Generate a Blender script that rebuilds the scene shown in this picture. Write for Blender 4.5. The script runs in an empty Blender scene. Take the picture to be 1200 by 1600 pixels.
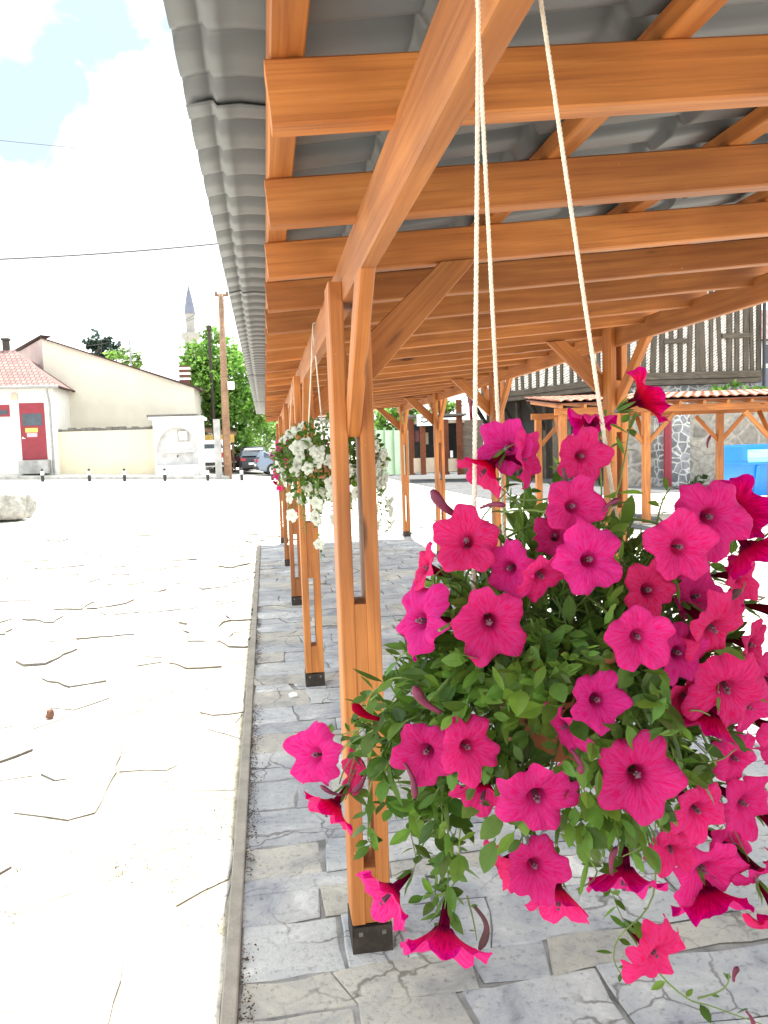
import bpy, math, random
from math import sin, cos, tan, pi, radians, sqrt, atan2, floor
from mathutils import Vector, Matrix, noise as mnoise
R = random.Random(7)
SC = bpy.context.scene
COL = SC.collection

# ------------------------------------------------------------------ camera
YAW, PITCH, ROLL, FPX = 0.1496, 0.0814, -0.0336, 1206.0
_f = Vector((sin(YAW)*cos(PITCH), cos(YAW)*cos(PITCH), -sin(PITCH)))
_r0 = Vector((cos(YAW), -sin(YAW), 0)); _u0 = _r0.cross(_f)
_r = _r0*cos(ROLL)+_u0*sin(ROLL); _u = _u0*cos(ROLL)-_r0*sin(ROLL)
EYE = Vector((0, 0, 1.5))
cam = bpy.data.cameras.new('camera'); co = bpy.data.objects.new('camera', cam); COL.objects.link(co)
cam.sensor_fit = 'VERTICAL'; cam.sensor_height = 36; cam.lens = FPX/1600*36
cam.clip_start = .02; cam.clip_end = 3000
co.matrix_world = Matrix(((_r.x, _u.x, -_f.x, EYE.x), (_r.y, _u.y, -_f.y, EYE.y), (_r.z, _u.z, -_f.z, EYE.z), (0, 0, 0, 1)))
SC.camera = co
def ray(px, py): return _f+_r*((px-600)/FPX)-_u*((py-800)/FPX)
def at(px, py, Y):
    d = ray(px, py); return EYE+d*(Y/d.y)
def atd(px, py, depth): return EYE+ray(px, py)*depth
def onz(px, py, z):
    d = ray(px, py); return EYE+d*((z-1.5)/d.z)
def G(x, y):
    t = max(0, y-13)/23
    b = t*(.27-.034*min(0, max(x, -14)))
    if x > 6: b *= max(0.15, 1-(x-6)/12)
    if y > 37 and x < -2: b += min(1, (y-37)/2)*.15
    return b if y < 60 else G(x, 59.9)

# ------------------------------------------------------------------ node helpers
def newmat(name):
    m = bpy.data.materials.new(name); m.use_nodes = True; nt = m.node_tree
    return m, nt, nt.nodes['Principled BSDF']
def nd(nt, t, **kw):
    n = nt.nodes.new(t)
    for k, v in kw.items():
        if k in n.inputs: n.inputs[k].default_value = v
        else: setattr(n, k, v)
    return n
def L(nt, a, b): nt.links.new(a, b)
def c4(c): return (c[0], c[1], c[2], 1)
def ramp(nt, fac, stops):
    n = nt.nodes.new('ShaderNodeValToRGB'); e = n.color_ramp.elements
    while len(e) < len(stops): e.new(.5)
    for i, (p, c) in enumerate(stops): e[i].position = p; e[i].color = c4(c)
    L(nt, fac, n.inputs['Fac']); return n
def mixc(nt, fac, a, b, mode='MIX'):
    n = nt.nodes.new('ShaderNodeMix'); n.data_type = 'RGBA'; n.blend_type = mode
    for s, v in ((n.inputs[0], fac), (n.inputs[6], a), (n.inputs[7], b)):
        if hasattr(v, 'is_linked'): L(nt, v, s)
        elif isinstance(v, (int, float)): s.default_value = v
        else: s.default_value = c4(v)
    return n.outputs[2]
def bump(nt, p, h, strength=.3, dist=.01):
    b = nd(nt, 'ShaderNodeBump', Strength=strength, Distance=dist)
    L(nt, h, b.inputs['Height']); L(nt, b.outputs[0], p.inputs['Normal'])
def plain(name, col, rough=.6, metal=0, var=.25, scale=6, bmp=.15, trans=0):
    m, nt, p = newmat(name)
    tc = nd(nt, 'ShaderNodeTexCoord')
    n = nd(nt, 'ShaderNodeTexNoise', Scale=scale, Detail=6, Roughness=.6); L(nt, tc.outputs['Object'], n.inputs['Vector'])
    lo = [c*(1-var) for c in col]; hi = [min(1, c*(1+var)) for c in col]
    r = ramp(nt, n.outputs['Fac'], [(.3, lo), (.7, hi)]); L(nt, r.outputs[0], p.inputs['Base Color'])
    p.inputs['Roughness'].default_value = rough; p.inputs['Metallic'].default_value = metal
    if bmp:
        n2 = nd(nt, 'ShaderNodeTexNoise', Scale=scale*8, Detail=4); L(nt, tc.outputs['Object'], n2.inputs['Vector'])
        bump(nt, p, n2.outputs['Fac'], bmp, .01)
    return m
def wood(name, dark, mid, light, rough=.58, gscale=1.0, dirt=None):
    m, nt, p = newmat(name)
    tc = nd(nt, 'ShaderNodeTexCoord'); oi = nd(nt, 'ShaderNodeObjectInfo')
    mul = nd(nt, 'ShaderNodeVectorMath', operation='SCALE'); mul.inputs['Scale'].default_value = 37.0
    cmb = nd(nt, 'ShaderNodeCombineXYZ')
    for i in range(3): L(nt, oi.outputs['Random'], cmb.inputs[i])
    L(nt, cmb.outputs[0], mul.inputs[0])
    add = nd(nt, 'ShaderNodeVectorMath', operation='ADD'); L(nt, tc.outputs['Object'], add.inputs[0]); L(nt, mul.outputs[0], add.inputs[1])
    mp = nd(nt, 'ShaderNodeMapping'); mp.inputs['Scale'].default_value = (1.3*gscale, 38*gscale, 38*gscale); L(nt, add.outputs[0], mp.inputs[0])
    n1 = nd(nt, 'ShaderNodeTexNoise', Scale=1.6, Detail=5, Roughness=.55, Distortion=.8); L(nt, mp.outputs[0], n1.inputs['Vector'])
    mp2 = nd(nt, 'ShaderNodeMapping'); mp2.inputs['Scale'].default_value = (.5*gscale, 5*gscale, 5*gscale); L(nt, add.outputs[0], mp2.inputs[0])
    w = nd(nt, 'ShaderNodeTexNoise', Scale=1.0, Detail=2, Distortion=.4); L(nt, mp2.outputs[0], w.inputs['Vector'])
    ring = nd(nt, 'ShaderNodeMath', operation='MULTIPLY'); L(nt, w.outputs['Fac'], ring.inputs[0]); ring.inputs[1].default_value = 16
    fr = nd(nt, 'ShaderNodeMath', operation='PINGPONG'); L(nt, ring.outputs[0], fr.inputs[0]); fr.inputs[1].default_value = 1
    mx = nd(nt, 'ShaderNodeMath', operation='MULTIPLY_ADD'); L(nt, fr.outputs[0], mx.inputs[0]); mx.inputs[1].default_value = .30
    hf = nd(nt, 'ShaderNodeMath', operation='MULTIPLY'); L(nt, n1.outputs['Fac'], hf.inputs[0]); hf.inputs[1].default_value = .95
    L(nt, hf.outputs[0], mx.inputs[2])
    r = ramp(nt, mx.outputs[0], [(.18, light), (.5, mid), (.90, dark)])
    # knots
    mp3 = nd(nt, 'ShaderNodeMapping'); mp3.inputs['Scale'].default_value = (2.2, 9, 9); L(nt, add.outputs[0], mp3.inputs[0])
    v = nd(nt, 'ShaderNodeTexVoronoi', Scale=1.0); L(nt, mp3.outputs[0], v.inputs['Vector'])
    kr = ramp(nt, v.outputs['Distance'], [(.07, (1, 1, 1)), (.14, (0, 0, 0))])
    cgate = nd(nt, 'ShaderNodeMath', operation='GREATER_THAN'); sp = nd(nt, 'ShaderNodeSeparateColor'); L(nt, v.outputs['Color'], sp.inputs[0])
    L(nt, sp.outputs[0], cgate.inputs[0]); cgate.inputs[1].default_value = .62
    kk = nd(nt, 'ShaderNodeMath', operation='MULTIPLY'); L(nt, kr.outputs[0], kk.inputs[0]); L(nt, cgate.outputs[0], kk.inputs[1])
    kd = [c*.35 for c in dark]
    col = mixc(nt, kk.outputs[0], r.outputs[0], kd)
    # board to board tone
    hs = nd(nt, 'ShaderNodeHueSaturation'); L(nt, col, hs.inputs['Color'])
    mr = nd(nt, 'ShaderNodeMapRange'); L(nt, oi.outputs['Random'], mr.inputs[0]); mr.inputs[3].default_value = .82; mr.inputs[4].default_value = 1.18
    L(nt, mr.outputs[0], hs.inputs['Value'])
    # worn blotches
    nb = nd(nt, 'ShaderNodeTexNoise', Scale=2.3, Detail=5); L(nt, add.outputs[0], nb.inputs['Vector'])
    br = ramp(nt, nb.outputs['Fac'], [(.35, (.78, .76, .74)), (.65, (1.08, 1.08, 1.08))])
    out = mixc(nt, 1.0, hs.outputs[0], br.outputs[0], 'MULTIPLY')
    mp4 = nd(nt, 'ShaderNodeMapping'); mp4.inputs['Scale'].default_value = (4*gscale, 170*gscale, 170*gscale); L(nt, add.outputs[0], mp4.inputs[0])
    n4 = nd(nt, 'ShaderNodeTexNoise', Scale=1.0, Detail=3, Roughness=.6); L(nt, mp4.outputs[0], n4.inputs['Vector'])
    r4 = ramp(nt, n4.outputs['Fac'], [(.30, (.62, .58, .54)), (.47, (1, 1, 1)), (.7, (1.10, 1.10, 1.08))]); out = mixc(nt, .5, out, r4.outputs[0], 'MULTIPLY')
    sc_ = nd(nt, 'ShaderNodeTexNoise', Scale=55, Detail=2); L(nt, add.outputs[0], sc_.inputs['Vector']); rs_ = ramp(nt, sc_.outputs['Fac'], [(.765, (0, 0, 0)), (.79, (.35, .35, .35))])
    out = mixc(nt, rs_.outputs[0], out, [min(1, c*1.7+.08) for c in light])
    L(nt, out, p.inputs['Base Color'])
    rr_ = nd(nt, 'ShaderNodeMapRange'); L(nt, nb.outputs['Fac'], rr_.inputs[0]); rr_.inputs[3].default_value = rough-.12; rr_.inputs[4].default_value = rough+.2; L(nt, rr_.outputs[0], p.inputs['Roughness'])
    bump(nt, p, n1.outputs['Fac'], .22, .004)
    return m
def attr_mat(name, rough=.6, trans=0.0, noise_amt=.2, nscale=20, spec=.5, bmp=0):
    m, nt, p = newmat(name)
    a = nd(nt, 'ShaderNodeAttribute', attribute_name='Col')
    tc = nd(nt, 'ShaderNodeTexCoord')
    n = nd(nt, 'ShaderNodeTexNoise', Scale=nscale, Detail=5); L(nt, tc.outputs['Object'], n.inputs['Vector'])
    r = ramp(nt, n.outputs['Fac'], [(.3, (1-noise_amt,)*3), (.7, (1+noise_amt,)*3)])
    c = mixc(nt, 1.0, a.outputs['Color'], r.outputs[0], 'MULTIPLY'); L(nt, c, p.inputs['Base Color'])
    p.inputs['Roughness'].default_value = rough; p.inputs['Specular IOR Level'].default_value = spec
    if bmp: bump(nt, p, n.outputs['Fac'], bmp, .01)
    if trans:
        t = nd(nt, 'ShaderNodeBsdfTranslucent'); L(nt, c, t.inputs['Color'])
        ms = nd(nt, 'ShaderNodeMixShader'); ms.inputs[0].default_value = trans
        L(nt, p.outputs[0], ms.inputs[1]); L(nt, t.outputs[0], ms.inputs[2])
        L(nt, ms.outputs[0], nt.nodes['Material Output'].inputs['Surface'])
    return m

M = {}
M['wood'] = wood('stained_pine', (.34, .108, .022), (.47, .170, .037), (.59, .240, .062))
M['redwood'] = wood('red_stained_wood', (.14, .04, .018), (.22, .068, .03), (.30, .10, .045))
M['oldwood'] = wood('weathered_timber', (.05, .037, .027), (.10, .08, .06), (.17, .14, .11), .85)
M['darkwood'] = wood('dark_timber', (.018, .013, .01), (.035, .026, .02), (.06, .045, .035), .8)
M['plank'] = wood('grey_plank', (.10, .075, .055), (.17, .13, .10), (.25, .2, .16), .8)
M['pole'] = wood('creosoted_pole', (.15, .085, .05), (.27, .16, .10), (.36, .24, .16), .8)
M['roof'] = plain('grey_painted_sheet', (.122, .130, .132), .44, .0, .14, 2.2, .04)
M['iron'] = plain('dark_iron', (.040, .028, .02), .6, .2, .5, 25, .2)
M['bolt'] = plain('bolt_steel', (.2, .18, .16), .5, .6, .2, 30, 0)
M['white_stucco'] = plain('white_stucco', (.74, .72, .68), .9, 0, .06, 3, .3)
M['cream'] = plain('cream_plaster', (.58, .535, .45), .9, 0, .12, .5, .25)
M['cream2'] = plain('yellowish_plaster', (.62, .55, .41), .9, 0, .07, .7, .25)
M['pinkwall'] = plain('shaded_pinkish_render', (.42, .33, .31), .9, 0, .15, 1.2, .25)  # pinkish side wall, its shaded side put into the darker colour
M['greystone'] = plain('grey_stone', (.33, .32, .31), .85, 0, .3, 3, .4)
M['niche'] = plain('niche_marble', (.60, .59, .585), .6, 0, .28, 2.2, .2)
M['coping'] = plain('dark_coping', (.13, .12, .11), .9, 0, .35, 4, .4)
M['reddoor'] = plain('red_door_paint', (.22, .012, .025), .45, 0, .15, 3, .05)
M['dark'] = plain('interior_shade', (.02, .02, .022), .7, 0, .4, 3, .1)  # near black, the shade inside openings and the stall put into the colour
M['glass'] = plain('window_glass', (.05, .065, .08), .12, 0, .3, 2, 0)
M['pvc'] = plain('white_frame', (.8, .8, .8), .5, 0, .04, 4, 0)
M['zinc'] = plain('zinc_gutter', (.28, .28, .28), .5, .4, .2, 8, .05)
M['yellowpaper'] = plain('yellow_paper', (.7, .5, .12), .8, 0, .1, 20, 0)
M['pinkpaper'] = plain('pink_paper', (.7, .35, .42), .8, 0, .1, 20, 0)
M['bluepaint'] = plain('blue_paint', (.012, .22, .72), .4, 0, .12, 2, .05)
M['bluelit'] = plain('sunlit_blue_paint', (.10, .42, .75), .4, 0, .1, 2, .05)  # container blue lightened for the lid, sunlight on its top put into the colour
M['tarp'] = plain('yellow_awning', (.65, .40, .10), .8, 0, .15, 3, .1)
M['mint'] = plain('mint_panel', (.50, .62, .48), .6, 0, .12, 1.5, .1)
M['minthi'] = plain('mint_post', (.30, .45, .27), .6, 0, .12, 2.5, .1)
M['beige'] = plain('beige_board', (.50, .40, .30), .7, 0, .1, 4, .1)
M['signwhite'] = plain('sign_white', (.72, .76, .72), .6, 0, .05, 5, 0)
M['black'] = plain('black_paint', (.018, .018, .02), .5, 0, .3, 8, 0)
M['tyre'] = plain('tyre_rubber', (.02, .02, .02), .9, 0, .3, 20, .1)
M['rim'] = plain('wheel_alloy', (.45, .45, .46), .35, .7, .1, 8, 0)
M['carblue'] = plain('blue_grey_car_paint', (.19, .23, .31), .25, .2, .05, 2, 0)
M['carblack'] = plain('black_car_paint', (.022, .025, .035), .25, .1, .1, 2, 0)
M['carred'] = plain('maroon_car_paint', (.17, .025, .03), .25, .1, .1, 2, 0)
M['vanwhite'] = plain('white_van_paint', (.72, .78, .82), .3, 0, .05, 2, 0)
M['lampred'] = plain('tail_lamp', (.4, .02, .02), .2, 0, .1, 9, 0)
M['lampclear'] = plain('head_lamp', (.7, .7, .7), .1, 0, .1, 9, 0)
M['slate'] = plain('lead_cone', (.14, .15, .20), .5, .1, .15, 1, .05)
M['minaret'] = plain('minaret_stone', (.30, .285, .26), .85, 0, .12, .8, .2)
M['bark'] = plain('tree_bark', (.09, .07, .055), .9, 0, .4, 6, .6)
M['terracotta'] = plain('terracotta_plastic', (.56, .20, .09), .55, 0, .1, 10, .05)
M['soil'] = plain('potting_soil', (.03, .022, .016), .95, 0, .5, 40, .5)
M['rope'] = plain('cotton_rope', (.68, .62, .52), .9, 0, .12, 90, .1)
M['brickred'] = plain('brick', (.15, .065, .04), .85, 0, .25, 9, .3)
M['rock'] = plain('pale_boulder', (.34, .32, .285), .95, 0, .4, 7, .9)
M['wire'] = plain('wire_black', (.06, .06, .06), .6, 0, .2, 2, 0)
M['leaf'] = attr_mat('leaf', .5, .38, .18, 60, .35)
M['stem'] = plain('green_stem', (.12, .19, .035), .6, 0, .25, 30, 0)
M['bud'] = plain('dark_bud', (.13, .008, .04), .6, 0, .4, 60, .1)
M['dried'] = plain('withered_bloom', (.085, .03, .035), .85, 0, .5, 80, .3)
M['stone'] = attr_mat('flagstone', .82, 0, .0, 5, .35)
def fancy_stone():
    m = M['stone']; nt = m.node_tree; p = nt.nodes['Principled BSDF']
    a = [n for n in nt.nodes if n.bl_idname == 'ShaderNodeAttribute'][0]
    tc = [n for n in nt.nodes if n.bl_idname == 'ShaderNodeTexCoord'][0]
    n1 = nd(nt, 'ShaderNodeTexNoise', Scale=3.2, Detail=9, Roughness=.68, Distortion=.6); L(nt, tc.outputs['Object'], n1.inputs['Vector'])
    r1 = ramp(nt, n1.outputs['Fac'], [(.30, (.50, .53, .58)), (.43, (.84, .86, .90)), (.50, (1.0, 1.0, 1.0)), (.58, (1.12, 1.11, 1.08)), (.66, (1.5, 1.48, 1.42))])
    c = mixc(nt, 1, a.outputs['Color'], r1.outputs[0], 'MULTIPLY')
    n2 = nd(nt, 'ShaderNodeTexNoise', Scale=42, Detail=6, Roughness=.7); L(nt, tc.outputs['Object'], n2.inputs['Vector'])
    r2 = ramp(nt, n2.outputs['Fac'], [(.33, (.55, .55, .56)), (.45, (1, 1, 1)), (.7, (1.06, 1.06, 1.06))])
    c = mixc(nt, .8, c, r2.outputs[0], 'MULTIPLY')
    v = nd(nt, 'ShaderNodeTexVoronoi', Scale=26); v.feature = 'F1'; L(nt, tc.outputs['Object'], v.inputs['Vector'])
    rv = ramp(nt, v.outputs['Distance'], [(.06, (.35, .34, .33)), (.11, (1, 1, 1))])
    n3 = nd(nt, 'ShaderNodeTexNoise', Scale=2.1, Detail=3); L(nt, tc.outputs['Object'], n3.inputs['Vector'])
    g = ramp(nt, n3.outputs['Fac'], [(.5, (0, 0, 0)), (.62, (.7, .7, .7))])
    c2 = mixc(nt, 1, c, rv.outputs[0], 'MULTIPLY')
    c = mixc(nt, g.outputs[0], c, c2)
    L(nt, c, p.inputs['Base Color'])
    nz = nd(nt, 'ShaderNodeTexNoise', Scale=5, Detail=4); L(nt, tc.outputs['Object'], nz.inputs['Vector'])
    dv = mixc(nt, .16, tc.outputs['Object'], nz.outputs['Color'])
    ve = nd(nt, 'ShaderNodeTexVoronoi', Scale=3.4); ve.feature = 'DISTANCE_TO_EDGE'; L(nt, dv, ve.inputs['Vector'])
    re = ramp(nt, ve.outputs['Distance'], [(.004, (.35, .33, .31)), (.016, (1, 1, 1))])
    ng = nd(nt, 'ShaderNodeTexNoise', Scale=1.3, Detail=3); L(nt, tc.outputs['Object'], ng.inputs['Vector']); rg_ = ramp(nt, ng.outputs['Fac'], [(.47, (0, 0, 0)), (.55, (.85, .85, .85))])
    ck = mixc(nt, 1, c, re.outputs[0], 'MULTIPLY'); c = mixc(nt, rg_.outputs[0], c, ck); L(nt, c, p.inputs['Base Color'])
    ad = nd(nt, 'ShaderNodeMath', operation='ADD'); L(nt, n1.outputs['Fac'], ad.inputs[0]); L(nt, n2.outputs['Fac'], ad.inputs[1])
    bump(nt, p, ad.outputs[0], .85, .014)
fancy_stone()
M['sand'] = plain('sandy_joint', (.34, .305, .24), .95, 0, .3, 14, .9)
M['paleground'] = plain('pale_ground', (.50, .47, .42), .95, 0, .12, 5, .4)
M['mortar'] = plain('mortar_joint', (.23, .222, .215), .95, 0, .6, 6, .8)
M['kerb'] = plain('concrete_kerb', (.29, .255, .215), .9, 0, .2, 9, .5)

def tile_mat(name, c1, c2):
    m, nt, p = newmat(name)
    tc = nd(nt, 'ShaderNodeTexCoord')
    b = nd(nt, 'ShaderNodeTexBrick', Scale=1.0); b.inputs['Brick Width'].default_value = .24; b.inputs['Row Height'].default_value = .3
    b.inputs['Mortar Size'].default_value = .025; b.inputs['Color1'].default_value = c4(c1); b.inputs['Color2'].default_value = c4(c2); b.inputs['Mortar'].default_value = c4([x*.3 for x in c1])
    L(nt, tc.outputs['UV'], b.inputs['Vector']); L(nt, b.outputs['Color'], p.inputs['Base Color']); p.inputs['Roughness'].default_value = .85
    bump(nt, p, b.outputs['Fac'], -.6, .04)
    return m
M['tile'] = tile_mat('clay_tile', (.20, .105, .095), (.28, .16, .145))
def rubble_mat(name, base, dark, mort, sc, light=(1, 1, 1)):
    m, nt, p = newmat(name)
    tc = nd(nt, 'ShaderNodeTexCoord')
    n = nd(nt, 'ShaderNodeTexNoise', Scale=1.5, Detail=3); L(nt, tc.outputs['Object'], n.inputs['Vector'])
    mx = mixc(nt, .12, tc.outputs['Object'], n.outputs['Color'])
    v = nd(nt, 'ShaderNodeTexVoronoi', Scale=sc); v.feature = 'DISTANCE_TO_EDGE'; L(nt, mx, v.inputs['Vector'])
    v2 = nd(nt, 'ShaderNodeTexVoronoi', Scale=sc); L(nt, mx, v2.inputs['Vector'])
    sp = nd(nt, 'ShaderNodeSeparateColor'); L(nt, v2.outputs['Color'], sp.inputs[0])
    r = ramp(nt, sp.outputs[0], [(0, dark), (1, base)])
    e = ramp(nt, v.outputs['Distance'], [(.05, (0, 0, 0)), (.12, (1, 1, 1))])
    c = mixc(nt, e.outputs[0], mort, r.outputs[0])
    n2 = nd(nt, 'ShaderNodeTexNoise', Scale=7, Detail=6); L(nt, tc.outputs['Object'], n2.inputs['Vector'])
    r2 = ramp(nt, n2.outputs['Fac'], [(.3, (.7, .7, .7)), (.7, (1.2, 1.2, 1.2))])
    c = mixc(nt, 1, c, r2.outputs[0], 'MULTIPLY'); L(nt, c, p.inputs['Base Color']); p.inputs['Roughness'].default_value = .9
    bump(nt, p, e.outputs[0], .6, .04)
    return m
M['rubble'] = rubble_mat('rubble_wall', (.36, .32, .27), (.19, .17, .15), (.34, .31, .27), 2.2)
M['pebble'] = rubble_mat('river_stone_wall', (.30, .30, .31), (.13, .135, .145), (.56, .54, .51), 4.6)
def herring_mat():
    m, nt, p = newmat('brick_infill')
    tc = nd(nt, 'ShaderNodeTexCoord')
    mp = nd(nt, 'ShaderNodeMapping'); mp.inputs['Rotation'].default_value = (0, radians(38), 0); L(nt, tc.outputs['Object'], mp.inputs[0])
    w = nd(nt, 'ShaderNodeTexWave', Scale=4.2, Distortion=3.5, Detail=2); w.bands_direction = 'Z'; w.inputs['Detail Scale'].default_value = 3
    L(nt, mp.outputs[0], w.inputs['Vector'])
    n = nd(nt, 'ShaderNodeTexNoise', Scale=5, Detail=4); L(nt, tc.outputs['Object'], n.inputs['Vector'])
    r = ramp(nt, w.outputs['Fac'], [(.16, (.26, .22, .19)), (.34, (.80, .77, .72))])
    r2 = ramp(nt, n.outputs['Fac'], [(.3, (.8, .78, .75)), (.7, (1.05, 1.05, 1.05))])
    c = mixc(nt, 1, r.outputs[0], r2.outputs[0], 'MULTIPLY'); L(nt, c, p.inputs['Base Color']); p.inputs['Roughness'].default_value = .9
    bump(nt, p, w.outputs['Fac'], .5, .02)
    return m
M['herring'] = herring_mat()

def petal_mat(name, throat, inner, limb, edge, back, vein, trans=.3):
    m, nt, p = newmat(name)
    uv = nd(nt, 'ShaderNodeTexCoord'); s = nd(nt, 'ShaderNodeSeparateXYZ'); L(nt, uv.outputs['UV'], s.inputs[0])
    r = ramp(nt, s.outputs['Y'], [(.25, throat), (.37, inner), (.70, limb), (1.0, edge)])
    # veins: noise stretched along the radius
    cm = nd(nt, 'ShaderNodeCombineXYZ'); m1 = nd(nt, 'ShaderNodeMath', operation='MULTIPLY'); m1.inputs[1].default_value = 70; L(nt, s.outputs['X'], m1.inputs[0])
    m2 = nd(nt, 'ShaderNodeMath', operation='MULTIPLY'); m2.inputs[1].default_value = 3.0; L(nt, s.outputs['Y'], m2.inputs[0])
    L(nt, m1.outputs[0], cm.inputs[0]); L(nt, m2.outputs[0], cm.inputs[1])
    n = nd(nt, 'ShaderNodeTexNoise', Scale=1.3, Detail=3, Roughness=.6, Distortion=.5); L(nt, cm.outputs[0], n.inputs['Vector'])
    vr = ramp(nt, n.outputs['Fac'], [(.42, (1, 1, 1)), (.52, (0, 0, 0))])
    fade = nd(nt, 'ShaderNodeMapRange'); L(nt, s.outputs['Y'], fade.inputs[0]); fade.inputs[1].default_value = .3; fade.inputs[2].default_value = 1.0; fade.inputs[3].default_value = .85; fade.inputs[4].default_value = .40
    vm = nd(nt, 'ShaderNodeMath', operation='MULTIPLY'); L(nt, vr.outputs[0], vm.inputs[0]); L(nt, fade.outputs[0], vm.inputs[1])
    c = mixc(nt, vm.outputs[0], r.outputs[0], vein)
    # petal mid ribs, five of them
    m5 = nd(nt, 'ShaderNodeMath', operation='MULTIPLY'); m5.inputs[1].default_value = 2*pi*5; L(nt, s.outputs['X'], m5.inputs[0])
    cs = nd(nt, 'ShaderNodeMath', operation='COSINE'); L(nt, m5.outputs[0], cs.inputs[0])
    pr = ramp(nt, cs.outputs[0], [(.93, (0, 0, 0)), (1.0, (.55, .55, .55))])
    pm = nd(nt, 'ShaderNodeMath', operation='MULTIPLY'); L(nt, pr.outputs[0], pm.inputs[0]); L(nt, fade.outputs[0], pm.inputs[1])
    c = mixc(nt, pm.outputs[0], c, inner)
    g = nd(nt, 'ShaderNodeNewGeometry')
    oi = nd(nt, 'ShaderNodeObjectInfo'); hs = nd(nt, 'ShaderNodeHueSaturation')
    mr = nd(nt, 'ShaderNodeMapRange'); L(nt, oi.outputs['Random'], mr.inputs[0]); mr.inputs[3].default_value = .482; mr.inputs[4].default_value = .510; L(nt, mr.outputs[0], hs.inputs['Hue'])
    m9 = nd(nt, 'ShaderNodeMath', operation='MULTIPLY'); L(nt, oi.outputs['Random'], m9.inputs[0]); m9.inputs[1].default_value = 7.3; f9 = nd(nt, 'ShaderNodeMath', operation='FRACT'); L(nt, m9.outputs[0], f9.inputs[0]); r9 = nd(nt, 'ShaderNodeMapRange'); L(nt, f9.outputs[0], r9.inputs[0]); r9.inputs[3].default_value = .84; r9.inputs[4].default_value = 1.08; L(nt, r9.outputs[0], hs.inputs['Value'])
    bk = mixc(nt, vm.outputs[0], back, limb)
    cc = mixc(nt, g.outputs['Backfacing'], c, bk); L(nt, cc, hs.inputs['Color'])
    L(nt, hs.outputs[0], p.inputs['Base Color']); p.inputs['Roughness'].default_value = .55; p.inputs['Specular IOR Level'].default_value = .03
    bump(nt, p, n.outputs['Fac'], .6, .004)
    t = nd(nt, 'ShaderNodeBsdfTranslucent'); L(nt, hs.outputs[0], t.inputs['Color'])
    ms = nd(nt, 'ShaderNodeMixShader'); ms.inputs[0].default_value = trans
    L(nt, p.outputs[0], ms.inputs[1]); L(nt, t.outputs[0], ms.inputs[2]); L(nt, ms.outputs[0], nt.nodes['Material Output'].inputs['Surface'])
    return m
M['pink'] = petal_mat('magenta_petal', (.022, .0, .010), (.44, .0, .022), (.76, .0, .105), (.62, .002, .215), (.70, .04, .22), (.33, .0, .05), .38)
M['whitepetal'] = petal_mat('white_petal', (.34, .36, .10), (.62, .63, .42), (.78, .78, .72), (.80, .80, .76), (.70, .72, .62), (.60, .63, .52), .34)

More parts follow.
